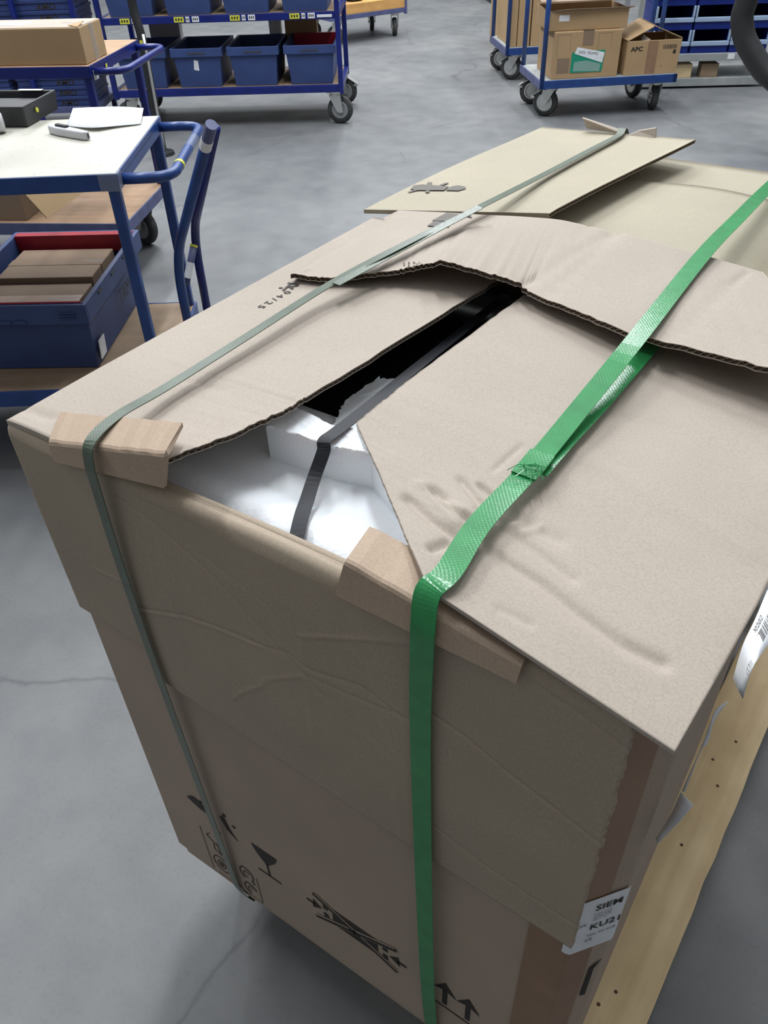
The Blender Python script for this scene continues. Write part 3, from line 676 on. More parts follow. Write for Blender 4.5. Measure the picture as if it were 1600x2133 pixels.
# ---- pallet under the cartons, its right deck board shows; loose papers beside the carton
PRZ = -0.036
W1 = thing('wooden_pallet', 'pine pallet whose bare deck board with nail holes shows right of the nearest carton', 'pallet', (0.03, 0.09, FZ), PRZ)
PB = [(0.0, 0.10), (0.155, 0.10), (0.31, 0.10), (0.465, 0.10), (0.605, 0.105)]
for i, (x, w_) in enumerate(PB):
    g = G(); rd = random.Random(20+i); n_ = 24; Ly = 1.30
    for j in range(n_+1):
        y = Ly*j/n_; a, b_ = rd.uniform(-.0012, .0012), rd.uniform(-.0016, .0016)
        for (X, Z) in ((x+a, 0.117), (x+w_+b_, 0.117), (x+w_+b_, 0.1378), (x+a, 0.1378)): g.v.append(V((X, y, Z)))
    for j in range(n_):
        for k in range(4): k2 = (k+1) % 4; g.f.append((j*4+k, j*4+k2, j*4+4+k2, j*4+4+k))
    g.f += [(3, 2, 1, 0), tuple(n_*4+k for k in range(4))]
    g.build('deck_board', M['pine'], W1, bevel=0.0015)
for y in (0.0, 0.60, 1.20): G().box(0.0, 0.71, y, y+0.10, 0.098, 0.117).build('cross_board', M['pine'], W1, bevel=0.0015)
for x in (0.0, 0.305, 0.61):
    G().box(x, x+0.10, 0.0, 1.30, 0.0, 0.020).build('bottom_board', M['pine'], W1, bevel=0.0015)
    for y in (0.0, 0.60, 1.20): G().box(x, x+0.10, y, y+0.10, 0.020, 0.098).build('block', M['pine'], W1, bevel=0.0015)
for px, py in [(1485, 1582), (1495, 1637), (1283, 2066), (1247, 2092), (1533, 1545), (1420, 1760)]:
    p = bp(px, py, 2, -0.0022); G().lathe([(0.0034, -0.0015), (0.0028, 0.0006)], p, (0, 0, 1), 10).build('nail_hole', M['pine_knot'], W1, world=True)
def paper(name, label, pts_rows, m='white'):
    """curled sheet lofted through rows of points"""
    g = G(); rows_ = [spline(r_, 4) for r_ in pts_rows]; n_ = len(rows_[0])
    for r_ in rows_: g.v += r_
    for i in range(len(rows_)-1):
        for j in range(n_-1): a = i*n_+j; g.f.append((a, a+1, a+n_+1, a+n_))
    o = g.build(name, M[m], None, smooth=True); md = o.modifiers.new('thickness', 'SOLIDIFY'); md.thickness = 0.0004
    return tag(o, label, 'paper')
PL = paper('barcode_label', 'white barcode label peeling off over the pallet board', [
    [bp(1600, 1228, 1, 0.125), bp(1573, 1290, 1, 0.09), bp(1547, 1345, 1, 0.06), bp(1527, 1413, 1, 0.045)],
    [bp(1612, 1268, 1, 0.115), bp(1592, 1322, 1, 0.078), bp(1568, 1380, 1, 0.046), bp(1537, 1436, 1, 0.040)],
    [bp(1632, 1290, 1, 0.105), bp(1601, 1342, 1, 0.070), bp(1565, 1395, 1, 0.040), bp(1547, 1456, 1, 0.038)]])
def lab_pt(u, v):                                   # u along the long side from the torn end, v across
    a = [bp(1527, 1413, 1, 0.045), bp(1547, 1345, 1, 0.06), bp(1573, 1290, 1, 0.09), bp(1600, 1228, 1, 0.125)]
    c = [bp(1547, 1456, 1, 0.038), bp(1565, 1395, 1, 0.040), bp(1601, 1342, 1, 0.070), bp(1632, 1290, 1, 0.105)]
    i = min(2, int(u*3)); t = u*3-i
    return a[i].lerp(a[i+1], t).lerp(c[i].lerp(c[i+1], t), v)+V((-0.0005, -0.0022, 0.0009))
g = G(); rd = random.Random(8); u = 0.42
while u < 0.97:
    w_ = rd.choice((0.006, 0.010, 0.016)); g.add([lab_pt(u, 0.42), lab_pt(u+w_, 0.42), lab_pt(u+w_, 0.78), lab_pt(u, 0.78)], [(0, 1, 2, 3)]); u += w_+rd.choice((0.009, 0.014, 0.02))
g.build('barcode', M['print'], PL)
for s, v0, u0, sz in (('00202', 0.34, 0.58, 0.055), ('(TT2)', 0.93, 0.26, 0.05)):
    text_geo(s, sz, lambda x, y, v0=v0, u0=u0: lab_pt(min(0.99, u0+x*1.5), max(0, v0-y*4.5))).build('lettering', M['print'], PL)
paper('peeled_sticker', 'folded white sticker hanging low between the carton and the pallet board', [
    [bp(1418, 1650, 1, 0.045), bp(1395, 1700, 1, 0.042), bp(1366, 1748, 1, 0.036), ],
    [bp(1444, 1676, 1, 0.036), bp(1418, 1708, 1, 0.030), bp(1370, 1757, 1, 0.034)]])
paper('paper_strip', 'thin curled white paper strip under the carton corner', [
    [bp(1516, 1462, 1, 0.056), bp(1493, 1478, 1, 0.050), bp(1474, 1520, 1, 0.045), bp(1462, 1553, 1, 0.042), bp(1420, 1648, 1, 0.042)],
    [bp(1510, 1470, 1, 0.056), bp(1488, 1502, 1, 0.048), bp(1474, 1548, 1, 0.041), bp(1458, 1566, 1, 0.039), bp(1426, 1650, 1, 0.040)]])

# ================================================================== THE TROLLEYS, RACKS AND SHELVES BEHIND
U = 1.10                                        # metres per drawing unit of the furniture below
def Q(*a): return tuple(x*U for x in a)
class H(G):                                     # the same builder, drawn in furniture units
    def build(s, name, m, parent=None, **k):
        s.v = [v*U for v in s.v]
        if 'bevel' in k: k['bevel'] *= U
        return G.build(s, name, m, parent, **k)
    def mesh_u(s, name, m, smooth=False): s.v = [v*U for v in s.v]; return G.mesh(s, name, m, smooth)
def heading(a, b_): d = b_-a; return math.atan2(d.y, d.x)
_cache = {}
def shared(key, fn):
    if key not in _cache: _cache[key] = fn()
    return _cache[key]
def caster(parent, x, y, rz, ztop, r=0.08, brake=False, rim=False):
    """swivel caster: fork with wheel, hub and brake lever as sub-parts"""
    def fork():
        g = H().box(-0.045, 0.045, -0.045, 0.045, -0.008, 0.0).lathe([(0.036, -0.024), (0.036, -0.008)], (0, 0, 0), (0, 0, 1), 14)
        for s in (-1, 1):
            y_ = s*0.030; g.plate([(-0.035, y_, -0.020), (0.042, y_, -0.020), (0.052, y_, -(ztop-r)-0.010), (0.030, y_, -(ztop-r)-0.016), (0.012, y_, -(ztop-r)-0.005)][::s], (0, s, 0), 0.004)
        return g.mesh_u('caster_fork', M['zinc'])
    def wheel(): return H().lathe([(r*0.62, -0.017), (r*0.93, -0.019), (r, -0.010), (r, 0.010), (r*0.93, 0.019), (r*0.62, 0.017)], (0.030, 0, r-ztop), (0, 1, 0), 24).mesh_u('wheel', M['rubber'], True)
    def hub():
        g = H().lathe([(r*0.64, -0.0185), (r*0.56, -0.021), (r*0.20, -0.014), (r*0.16, -0.026), (r*0.16, 0.026), (r*0.20, 0.014), (r*0.56, 0.021), (r*0.64, 0.0185)], (0.030, 0, r-ztop), (0, 1, 0), 20)
        return g.mesh_u('hub', M['zinc' if rim else 'hub'])
    def lever(): return H().plate([(0.055, -0.026, -0.026), (0.055, 0.026, -0.026), (0.115, 0.022, -0.062), (0.115, -0.022, -0.062)], (0.5, 0, 0.86), 0.005).box(0.098, 0.122, -0.026, 0.026, -0.075, -0.062).mesh_u('brake_lever', M['zinc'])
    k = (ztop, r, rim)
    f_ = put('caster_fork', shared(('f',)+k, fork), parent, Q(x, y, ztop), rz)
    put('wheel', shared(('w',)+k, wheel), f_); put('hub', shared(('h',)+k, hub), f_)
    if brake: put('brake_lever', shared(('b',)+k, lever), f_)
    return f_

# ---------------- two table trolleys (origin: near right corner on the floor, x to the right, y away)
def table_trolley(label, corner, rz, L, D, zt, zd, top_mat, deck_mat, frame):
    t = thing('table_trolley', label, 'trolley', (corner.x, corner.y, FZ), rz, 'table trolleys on the left'); F = M[frame]
    H().box(-L+0.004, -0.004, 0.004, D-0.004, zt-0.012, zt).build('table_top', M[top_mat], t, bevel=0.002)
    fr = H()
    for (x0, x1, y0, y1) in ((-L, 0, 0, 0.004), (-L, 0, D-0.004, D), (-L, -L+0.004, 0, D), (-0.004, 0, 0, D)): fr.box(x0, x1, y0, y1, zt-0.038, zt-0.001)
    fr.box(-L, 0, 0.004, D-0.004, zt-0.018, zt-0.0125); fr.build('top_frame', F, t, bevel=0.0015)
    for x in (-L+0.018, -0.018):
        for y in (0.018, D-0.018): H().box(x-0.0135, x+0.0135, y-0.0135, y+0.0135, zd-0.03, zt-0.019).build('leg', F, t, bevel=0.006)
    H().box(-L+0.004, -0.004, 0.004, D-0.004, zd-0.015, zd).build('deck', M[deck_mat], t, bevel=0.001)
    fr = H()
    for (x0, x1, y0, y1) in ((-L, 0, -0.002, 0.004), (-L, 0, D-0.004, D+0.002), (-L, -L+0.004, 0, D), (-0.004, 0.002, 0, D)): fr.box(x0, x1, y0, y1, zd-0.045, zd+0.001)
    fr.box(-L, 0, 0.004, D-0.004, zd-0.020, zd-0.0155); fr.build('deck_frame', M['dusty_blue'] if deck_mat == 'beech' else F, t, bevel=0.0015)
    h = fillet([(-0.004, 0.035, zt-0.022), (0.115, 0.035, zt-0.022), (0.115, D-0.035, zt-0.022), (-0.004, D-0.035, zt-0.022)], 0.075, 8)
    hd = H().tube(h, 0.0122, 12).build('handle', F, t, smooth=True)
    for x, rz_ in ((-0.10, 0.5), (-L+0.10, 0.3)):
        for y in (0.075, D-0.075): caster(t, x, y, rz_ + (2.2 if y > 0.2 else 0.9), zd-0.045, 0.08, brake=(x > -0.2))
    return t, hd
ZT, ZD = 0.80, 0.255
c1 = bp(240, 350, 2, FZ+ZT*U+0.013); c1b = bp(332, 230, 2, FZ+ZT*U+0.013)
rz1 = heading(c1, c1b)-math.pi/2
TT1, hd1 = table_trolley('blue table trolley with pale worn top and paper on it, second from the back', c1, rz1, 0.95, (c1b-c1).length/U, ZT, ZD, 'bench', 'dirty_deck', 'blue')
TT1['label'] = 'blue table trolley with pale worn top, knife and paper on it'
D1 = (c1b-c1).length/U
# band of yellow tape and clear film on its handle and corner
H().tube([(0.115, 0.118, ZT-0.022), (0.115, 0.133, ZT-0.022)], 0.0130, 12).build('tape_band', M['yellow'], hd1)
H().tube([(0.115, D1*0.50, ZT-0.022), (0.115, D1*0.68, ZT-0.022)], 0.0126, 12).build('film_wrap', M['film'], hd1)
H().box(-0.045, 0.003, -0.003, 0.03, ZT-0.040, ZT+0.002).build('film_wrap', M['film'], hd1, bevel=0.004)
# bent push handle at the trolley's right end
fr1 = FR[TT1.name].inverted()
def loc1(px, py, z): return fr1 @ bp(px, py, 2, z)
zb = FZ+0.46*U+0.10
nb, fb = loc1(365, 540, 0.44), loc1(402, 484, 0.44)
nt, ft = loc1(440, 262, 0.86), loc1(448, 268, 0.835)
g = G(); pth = fillet([V((nb.x, nb.y, ZD*U-0.03)), nb, nt], 0.12, 8); g.tube(pth, 0.0140, 12)
ph = g.build('push_handle', M['blue'], TT1, smooth=True)
g = G(); g.tube(fillet([V((fb.x, fb.y, ZD*U-0.03)), fb, ft], 0.12, 8), 0.0135, 12); ph2 = g.build('push_handle', M['deep_blue'], TT1, smooth=True)
d = (nt-nb).normalized(); G().tube([nt-d*0.075, nt-d*0.045], 0.0150, 12).build('tape_band', M['white'], ph)
G().tube([nt-d*0.045, nt+d*0.004], 0.0144, 12).build('grip_cap', M['dusty_blue'], ph)
a, b_ = loc1(404, 510, 0.42), loc1(388, 592, 0.32); G().tube([a, b_], 0.0105, 10).build('stay', M['dusty_blue'], TT1, smooth=True)
d = (b_-a); G().tube([a, a+d*0.06], 0.0118, 10).build('tape_band', M['yellow'], TT1); G().tube([a+d*0.45, a+d*0.85], 0.0112, 10).build('sticker', M['white'], TT1)

c2 = bp(182, 130, 2, FZ+ZT*U+0.013); c2b = bp(285, 75, 2, FZ+ZT*U+0.013); rz2 = heading(c2, c2b)-math.pi/2; D2 = max(0.52, (c2b-c2).length/U)
TT2, hd2 = table_trolley('deep blue table trolley with brown top carrying a long box', c2, rz2, 0.95, D2, ZT, ZD, 'beech', 'beech', 'deep_blue')
H().plate([(0.003, 0.14, ZT-0.036), (0.003, 0.155, ZT-0.036), (0.003, 0.155, ZT-0.018), (0.003, 0.14, ZT-0.018)], (1, 0, 0), 0.001).build('sticker', M['yellow'], TT2)
H().plate([(0.003, 0.02, ZT-0.048), (0.003, 0.06, ZT-0.048), (0.003, 0.06, ZT-0.016), (0.003, 0.02, ZT-0.016)], (1, 0, 0), 0.001).build('sticker', M['grey_plastic'], TT2)
H().plate([(0.004, D2*0.02, ZD-0.04), (0.004, D2*0.98, ZD-0.04), (0.004, D2*0.98, ZD), (0.004, D2*0.02, ZD)], (1, 0, 0), 0.001).build('edge_strip', M['dusty_blue'], TT2)

# ---------------- things on the pale table
ZTT = FZ+ZT*U
PS = paper('paper_sheet', 'white paper sheet lying on the pale trolley table', [
    [bp(138, 262, 2, ZTT+0.001), bp(190, 266, 2, ZTT+0.010), bp(245, 262, 2, ZTT+0.006), bp(293, 258, 2, ZTT+0.003)],
    [bp(146, 243, 2, ZTT+0.003), bp(195, 243, 2, ZTT+0.010), bp(250, 243, 2, ZTT+0.008), bp(296, 242, 2, ZTT+0.005)],
    [bp(152, 225, 2, ZTT+0.004), bp(200, 223, 2, ZTT+0.006), bp(250, 222, 2, ZTT+0.006), bp(299, 225, 2, ZTT+0.004)]])
a, b_ = bp(103, 270, 2, ZTT+0.008), bp(184, 286, 2, ZTT+0.008); dd = (b_-a); rk = math.atan2(dd.y, dd.x); Lk = dd.length
KN = thing('utility_knife', 'light grey utility knife with black slider on the pale table', 'knife', (a.x, a.y, ZTT), rk)
op = [(0, 0.002), (0.012, -0.012), (Lk*0.3, -0.017), (Lk*0.75, -0.014), (Lk-0.006, -0.011), (Lk, -0.004), (Lk, 0.008), (Lk*0.7, 0.012), (Lk*0.25, 0.014), (0.010, 0.012)]
G().plate([(x, y, 0.001) for x, y in op], (0, 0, 1), 0.022).build('handle', M['grey_plastic'], KN, bevel=0.006, seg=3)
G().box(Lk*0.22, Lk*0.50, -0.006, 0.008, 0.021, 0.029).build('slider', M['black'], KN, bevel=0.003)
G().box(Lk-0.012, Lk+0.004, -0.002, 0.001, 0.006, 0.018).build('blade_guide', M['dark_grey'], KN)
a = bp(-30, 266, 2, ZTT); b_ = bp(58, 266, 2, ZTT); rk = heading(a, b_)
TC = thing('tool_case', 'black open tool case at the left edge of the pale table', 'case', (b_.x, b_.y, ZTT), rk)
H().tub((-0.26, 0.0, 0.0, 0.19), (-0.265, 0.005, -0.004, 0.195), 0.001, 0.052, 0.010).build('case_shell', M['black'], TC, bevel=0.004)
H().box(-0.24, -0.02, 0.02, 0.17, 0.012, 0.036).build('insert', M['dark_grey'], TC, bevel=0.003)
H().box(-0.10, -0.03, 0.176, 0.192, 0.0525, 0.054).build('label_plate', M['white'], TC)
H().lathe([(0.006, 0), (0.006, 0.003)], (0.0055, 0.06, 0.03), (1, 0, 0), 10).build('rivet', M['yellow'], TC)
p = bp(0, 277, 2, ZTT)
RL = thing('tape_roll', 'cream roll cut by the left picture edge on the pale table', 'roll', (p.x, p.y, ZTT), rz1)
H().lathe([(0.010, -0.016), (0.022, -0.016), (0.024, -0.012), (0.024, 0.012), (0.022, 0.016), (0.010, 0.016)], (0, 0, 0.0245), (1, 0.3, 0), 20).build('roll', M['grey_plastic'], RL, smooth=True)
H().lathe([(0.0095, -0.015), (0.0095, 0.015)], (0, 0, 0.0245), (1, 0.3, 0), 16).build('core', M['card_box'], RL)

# long box on the brown-topped trolley
LB_ = thing('long_box', 'long brown cardboard box with clear tape on the brown trolley top', 'box', FR[TT2.name] @ V(Q(-0.012, 0.022, ZT+0.0005)), rz2)
bd = H().box(-0.80, 0, 0, 0.195, 0, 0.112).build('box_body', M['card_box'], LB_, bevel=0.003)
H().box(-0.80, -0.004, 0.004, 0.191, 0.112, 0.1135).build('lid', M['card'], LB_)
H().box(-0.10, 0.0012, 0.082, 0.118, 0.1125, 0.1145).box(0.0, 0.0014, 0.082, 0.118, 0.0, 0.1145).build('clear_tape', M['film'], LB_)
H().box(-0.36, -0.22, 0.06, 0.14, 0.1135, 0.1145).build('paper_label', M['white'], LB_)
H().plate([(-0.004, 0.0, 0.1125), (-0.045, 0.02, 0.116), (-0.006, 0.07, 0.121)], (0, 0, 1), 0.002).build('corner_flap', M['card_box'], LB_)

# open carton on its lower deck
m2 = FR[TT2.name]; i2 = m2.inverted()
OC = thing('open_carton', 'open brown carton on the lower deck of the brown-topped trolley', 'carton', m2 @ V(Q(-0.585, 0.03, ZD+0.001)), rz2)
H().tub((-0.17, 0.17, 0.0, 0.30), (-0.17, 0.17, 0.0, 0.30), 0.0, 0.22, 0.005).build('carton_body', M['card_dark'], OC, bevel=0.002)
k0 = FR[OC.name].inverted()
fp = [k0 @ bp(px, py, 2, z) for px, py, z in [(42, 395, FZ+0.50*U), (97, 455, FZ+0.40*U), (190, 390, FZ+0.43*U), (130, 335, FZ+0.53*U)]]
nn = (fp[1]-fp[0]).cross(fp[3]-fp[0]).normalized(); G().plate(fp, nn, 0.004).build('open_flap', M['card_box'], OC)
G().plate([V((-0.187, -0.004, 0.242)), V((-0.02, -0.004, 0.242)), V((-0.02, -0.06, 0.290)), V((-0.187, -0.06, 0.290))], (0, 0.6, 0.8), 0.004).build('open_flap', M['card'], OC)

# ---------------- blue crate with two packets on the lower deck of the pale-topped trolley
m1 = FR[TT1.name]
q0, q1, q2 = bp(177, 634, 2, 0.358), bp(288, 479, 2, 0.358), bp(25, 490, 2, 0.358); rzk = heading(q0, q1)-math.pi/2
cw, cdp, chh = (q2-q1).length/U, (q1-q0).length/U, (0.358-FZ)/U-ZD-0.0015
CR = thing('plastic_crate', 'large blue plastic crate with red inner rim on the lower deck of the pale trolley', 'crate', (q0.x, q0.y, FZ+(ZD+0.0015)*U), rzk)
H().tub((-cw+0.02, -0.02, 0.02, cdp-0.02), (-cw+0.006, -0.006, 0.006, cdp-0.006), 0.0, chh, 0.008).build('crate_body', M['crate_blue'], CR, bevel=0.003)
rimg = H()
for (x0, x1, y0, y1) in ((-cw, 0, -0.006, 0.006), (-cw, 0, cdp-0.006, cdp+0.006), (-cw-0.001, -cw+0.010, 0, cdp), (-0.010, 0.001, 0, cdp)): rimg.box(x0, x1, y0, y1, chh-0.055, chh)
rimg.build('rim', M['crate_blue'], CR, bevel=0.003)
for x in [-0.40+0.040*k for k in range(6)]: H().box(x, x+0.032, -0.0105, -0.0055, chh-0.050, chh-0.040).build('rim_rib', M['crate_blue'], CR, bevel=0.001)
for z in (0.018, 0.026, 0.034): H().box(-0.075, -0.030, -0.0095, -0.0055, chh-z-0.003, chh-z).build('grip_ridge', M['crate_blue'], CR, bevel=0.001)
for (y0, y1, z0) in ((0.010, 0.016, chh-0.030), (cdp-0.040, cdp-0.010, chh-0.050)):
    H().box(-cw+0.014, -0.014, y0, y1, z0, chh+0.003).build('red_inner_lid', M['red'], CR, bevel=0.002)
for y in (0.10, 0.22, 0.34): H().box(0.0005, 0.0035, y, y+0.030, chh-0.016, chh-0.009).build('rim_slot', M['dark_grey'], CR)
H().plate([(-0.011, 0.03, 0.02), (-0.011, 0.075, 0.02), (-0.006, 0.075, 0.075), (-0.006, 0.03, 0.075)], (1, 0, 0), 0.0025).build('barcode_sticker', M['white'], CR)
text_geo('TAMO', 0.075, lambda x, y: V((0.005, 0.25+x*0.9, 0.095+y*0.9)), sx=0.9).build('marker_writing', M['print'], CR)
ck = FR[CR.name]
for k, (y0, y1, h_, mt, lab) in enumerate([(0.035, 0.245, 0.140, 'card_dark', 'near taped brown packet lying in the red-rimmed blue crate'), (0.255, 0.470, 0.155, 'card_dark', 'far taped grey-brown packet lying in the red-rimmed blue crate')]):
    pk = thing('packet', lab, 'box', ck @ V(Q(-0.07, y0, 0.009)), rzk, 'packets in the crate')
    H().box(-cw+0.112, 0, 0, y1-y0, 0, h_).build('carton_body', M['card_box' if k == 0 else 'card'] if False else M[mt], pk, bevel=0.003)
    H().box(-cw+0.112, 0.0012, (y1-y0)*0.42, (y1-y0)*0.62, h_-0.03, h_+0.001).build('packing_tape', M['tape'] if k == 0 else M['card_dark'], pk)
    H().box(-0.06, 0.0015, (y1-y0)*0.52, (y1-y0)*0.56, h_-0.001, h_+0.0018).build('tape_crease', M['film'], pk)

# ---------------- bin rack with casters
r0 = bp(716, 192, 2, FZ+0.19*U); r1 = bp(320, 203, 2, FZ+0.19*U); rzr = heading(r1, r0)
RK = thing('rack_trolley', 'blue rack trolley on casters with two rows of blue bins', 'rack', (r0.x, r0.y, FZ), rzr)
RL_, RD = 1.47, 0.62
for x in (-RL_, -0.03):
    for y in (0.0, RD-0.03): H().box(x, x+0.03, y, y+0.03, 0.18, 1.15).build('post', M['deep_blue'], RK, bevel=0.002)
LV = [(0.19, 0.232), (0.588, 0.626), (1.02, 1.06)]
for (z0, z1) in LV:
    fr = H()
    for (y0, y1) in ((0.003, 0.028), (RD-0.028, RD-0.003)): fr.box(-RL_+0.03, -0.03, y0, y1, z0, z1)
    for x in (-RL_+0.003, -0.028): fr.box(x, x+0.025, 0.03, RD-0.03, z0, z1)
    fr.build('shelf_frame', M['deep_blue'], RK, bevel=0.002)
    H().box(-RL_+0.03, -0.03, 0.028, RD-0.028, z1-0.016, z1-0.002).build('shelf_board', M['dirty_deck'], RK)
for x, rr_ in ((-0.06, -0.25), (-RL_+0.10, 0.4)):
    for y in (0.05, RD-0.05): caster(RK, x, y, rr_+(math.pi if x < -1 else 0.1), 0.19, 0.082, brake=(y > 0.3))
bx = [-0.200, -0.553, -0.906, -1.259]
for k, x in enumerate([-0.30, -0.66, -1.00, -1.33]):
    for dx, w_, mt in ((0.0, 0.060, 'yellow'), (0.072, 0.022, 'white'), (0.11, 0.042, 'white')):
        if k == 3 and dx > 0.1: continue
        lb = H().box(x+dx, x+dx+w_, 0.0005, 0.0030, 0.594, 0.622).build('shelf_label', M[mt], RK)
        for q in range(3): H().box(x+dx+w_*(0.15+0.27*q), x+dx+w_*(0.30+0.27*q), -0.0003, 0.0006, 0.602, 0.615).build('label_print', M['print'], lb)
H().box(-0.135, -0.045, 0.0005, 0.0030, 0.598, 0.612).build('shelf_label', M['white'], RK)
def bin_proto():
    t = thing('storage_bin', 'x', 'bin', (0, 0, 0), 0, 'blue bins on the rack trolley')
    H().tub((-0.130, 0.130, 0.02, 0.42), (-0.152, 0.152, 0.002, 0.44), 0.0, 0.218, 0.006).build('bin_body', M['bin_blue'], t, bevel=0.003)
    g = H()
    for (x0, x1, y0, y1) in ((-0.162, 0.162, -0.006, 0.004), (-0.162, 0.162, 0.438, 0.448), (-0.162, -0.150, 0, 0.44), (0.150, 0.162, 0, 0.44)): g.box(x0, x1, y0, y1, 0.172, 0.220)
    g.build('rim', M['bin_blue'], t, bevel=0.003)
    H().box(-0.055, 0.055, -0.0075, -0.0055, 0.188, 0.196).build('grip_slot', M['dark_grey'], t)
    return t
proto = bin_proto(); used = False
pos_names = ['right end', 'third place', 'second place', 'left end']
for lev, zz in ((0, 0.2305), (1, 0.6245)):
    for k, x in enumerate(bx):
        o = copy_tree(proto) if used else proto; used = True
        o.location = FR[RK.name] @ V(Q(x + (0.0 if lev == 0 else -0.008), 0.032, zz)); o.rotation_euler = (0, 0, rzr)
        o['label'] = 'blue plastic bin on the %s shelf of the rack trolley, %s' % (['lower', 'upper'][lev], ['rightmost of the row', 'second from the right', 'third from the right', 'leftmost of the row'][k])
        if lev == 0 and k == 2:
            H().plate([(-0.030, 0.0125, 0.10), (0.002, 0.0125, 0.094), (0.004, 0.0080, 0.150), (-0.022, 0.0080, 0.156)], (0, -1, 0), 0.002).build('old_sticker', M['white'], o)
H().box(-0.14, 0.14, 0.405, 0.430, 0.10, 0.224).build('red_insert', M['red'], proto)
def rack_box(label, x, y, w_, d_, z, h_, m, extra=None):
    t = thing('small_carton', label, 'box', FR[RK.name] @ V(Q(x, y, z)), rzr, 'boxes behind the rack bins')
    H().box(0, w_, 0, d_, 0, h_).build('carton_body', M[m], t, bevel=0.002)
    H().box(w_*0.42, w_*0.56, -0.001, d_+0.001, h_-0.02, h_+0.001).build('tape', M['tape' if m != 'white' else 'dark_grey'], t)
rack_box('brown carton behind the lower rack bins at the right', -0.40, 0.492, 0.21, 0.09, 0.2305, 0.33, 'card_box')
rack_box('white carton behind the lower rack bins left of a brown carton', -0.505, 0.495, 0.075, 0.09, 0.2305, 0.335, 'white')
rack_box('grey carton behind the lower rack bins at the left', -1.30, 0.495, 0.20, 0.09, 0.2305, 0.33, 'grey_plastic')

# ---------------- stacks of folded crates on a second rack at far left
s0 = bp(196, 208, 2, FZ+0.20*U); rzs = rzr+0.04
ST = thing('crate_rack', 'blue post rack holding stacks of folded crates at the far left', 'rack', (s0.x, s0.y, FZ), rzs)
for x in (-0.01, -0.36, -1.03): H().box(x, x+0.028, -0.035, -0.007, 0.0, 1.1).build('post', M['deep_blue'], ST, bevel=0.002)
H().box(-1.03, 0.02, 0.0, 0.55, 0.13, 0.165).build('shelf_board', M['dusty_blue'], ST, bevel=0.002)
for x in (-1.0, -0.04):
    for y in (0.03, 0.49): H().box(x, x+0.03, y, y+0.03, 0.0, 0.13).build('foot', M['deep_blue'], ST)
def fold_proto():
    t = thing('folded_crate', 'x', 'crate', (0, 0, 0), 0, 'stacked folded crates')
    H().box(-0.225, 0.225, 0.006, 0.38, 0.0, 0.052).build('folded_walls', M['fold_blue'], t, bevel=0.004)
    H().box(-0.230, 0.230, 0.0, 0.386, 0.036, 0.0565).build('rim', M['fold_blue'], t, bevel=0.003)
    text_geo('AMO', 0.044, lambda x, y: V((0.02+x, -0.0008 if False else 0.0045, 0.006+y)), sx=1.25, bold=0.001).build('lettering', M['print'], t)
    return t
fp_ = fold_proto(); used = False
for col_, x in (('right', -0.235), ('left', -0.735)):
    for k in range(12):
        o = copy_tree(fp_) if used else fp_; used = True
        o.location = FR[ST.name] @ V(Q(x+random.uniform(-0.004, 0.004), 0.012+random.uniform(0, 0.006), 0.166+0.0575*k)); o.rotation_euler = (0, 0, rzs)
        o['label'] = 'flat folded blue crate in the %s stack behind the table trolleys' % col_
        o['group'] = 'folded crates, %s stack' % col_

# black pole standing between trolley and rack
a = bp(322, 226, 2, FZ+0.08); pl = bp(322, 226, 1, 3.55)
yq = bp(303, 120, 2, 0.42).y
pp = [bp(px, py, 1, yq-0.0) for px, py in [(330, 265), (322, 226), (303, 120), (293, 70), (278, 20), (268, -40)]]
foot = V((pp[0].x, pp[0].y, FZ)); 
PO = thing('black_pole', 'bent black pole with a yellow mark rising beside the brown trolley top', 'pole', (pp[1].x, pp[1].y, FZ))
G().tube([V((pp[1].x+0.0, pp[1].y, FZ))]+spline(pp[1:], 5), 0.026, 12).build('tube', M['black'], PO, smooth=True, world=True)
G().tube([pp[2]+(pp[3]-pp[2])*0.4+V((0.012, -0.018, 0)), pp[2]+(pp[3]-pp[2])*0.75+V((0.012, -0.018, 0))], 0.010, 8).build('yellow_mark', M['yellow'], PO, world=True)
G().tube([pp[3]+V((0.03, -0.01, 0)), pp[2]+V((0.03, -0.01, 0)), pp[1]+V((0.03, -0.01, 0)), V((pp[1].x+0.03, pp[1].y-0.01, FZ))], 0.009, 8).build('rod', M['zinc'], PO, smooth=True, world=True)
G().lathe([(0.075, 0), (0.07, 0.02), (0.03, 0.03)], (pp[1].x, pp[1].y, FZ), (0, 0, 1), 16).build('foot', M['black'], PO, world=True)

# ---------------- far trolley with orange deck
f0, f1 = bp(724, 30, 2, FZ+0.26), bp(845, 14, 2, FZ+0.26); rzf = heading(f0, f1)
FT = thing('flat_trolley', 'far flat trolley with orange deck edge beyond the bin rack', 'trolley', (f1.x, f1.y, FZ), rzf)
G().box(-0.9, 0, 0, 0.6, 0.255, 0.345).build('deck', M['orange_deck'], FT, bevel=0.004)
G().box(-0.9, 0.004, -0.004, 0.604, 0.215, 0.256).build('frame', M['dusty_blue'], FT, bevel=0.003)
G().box(-0.012, 0.012, -0.012, 0.012, 0.20, 1.0).build('post', M['dusty_blue'], FT)
G().box(-0.012, 0.012, 0.58, 0.604, 0.20, 1.0).build('post', M['dusty_blue'], FT)
for x in (-0.09, -0.78):
    for y in (0.07, 0.52): caster(FT, x/U, y/U, 1.1 if x > -0.3 else 2.4, 0.215/U, 0.075, rim=True)
def on_far(name, label, cat, x, y, z=0.3465): return thing(name, label, cat, FR[FT.name] @ V((x, y, z)), rzf)
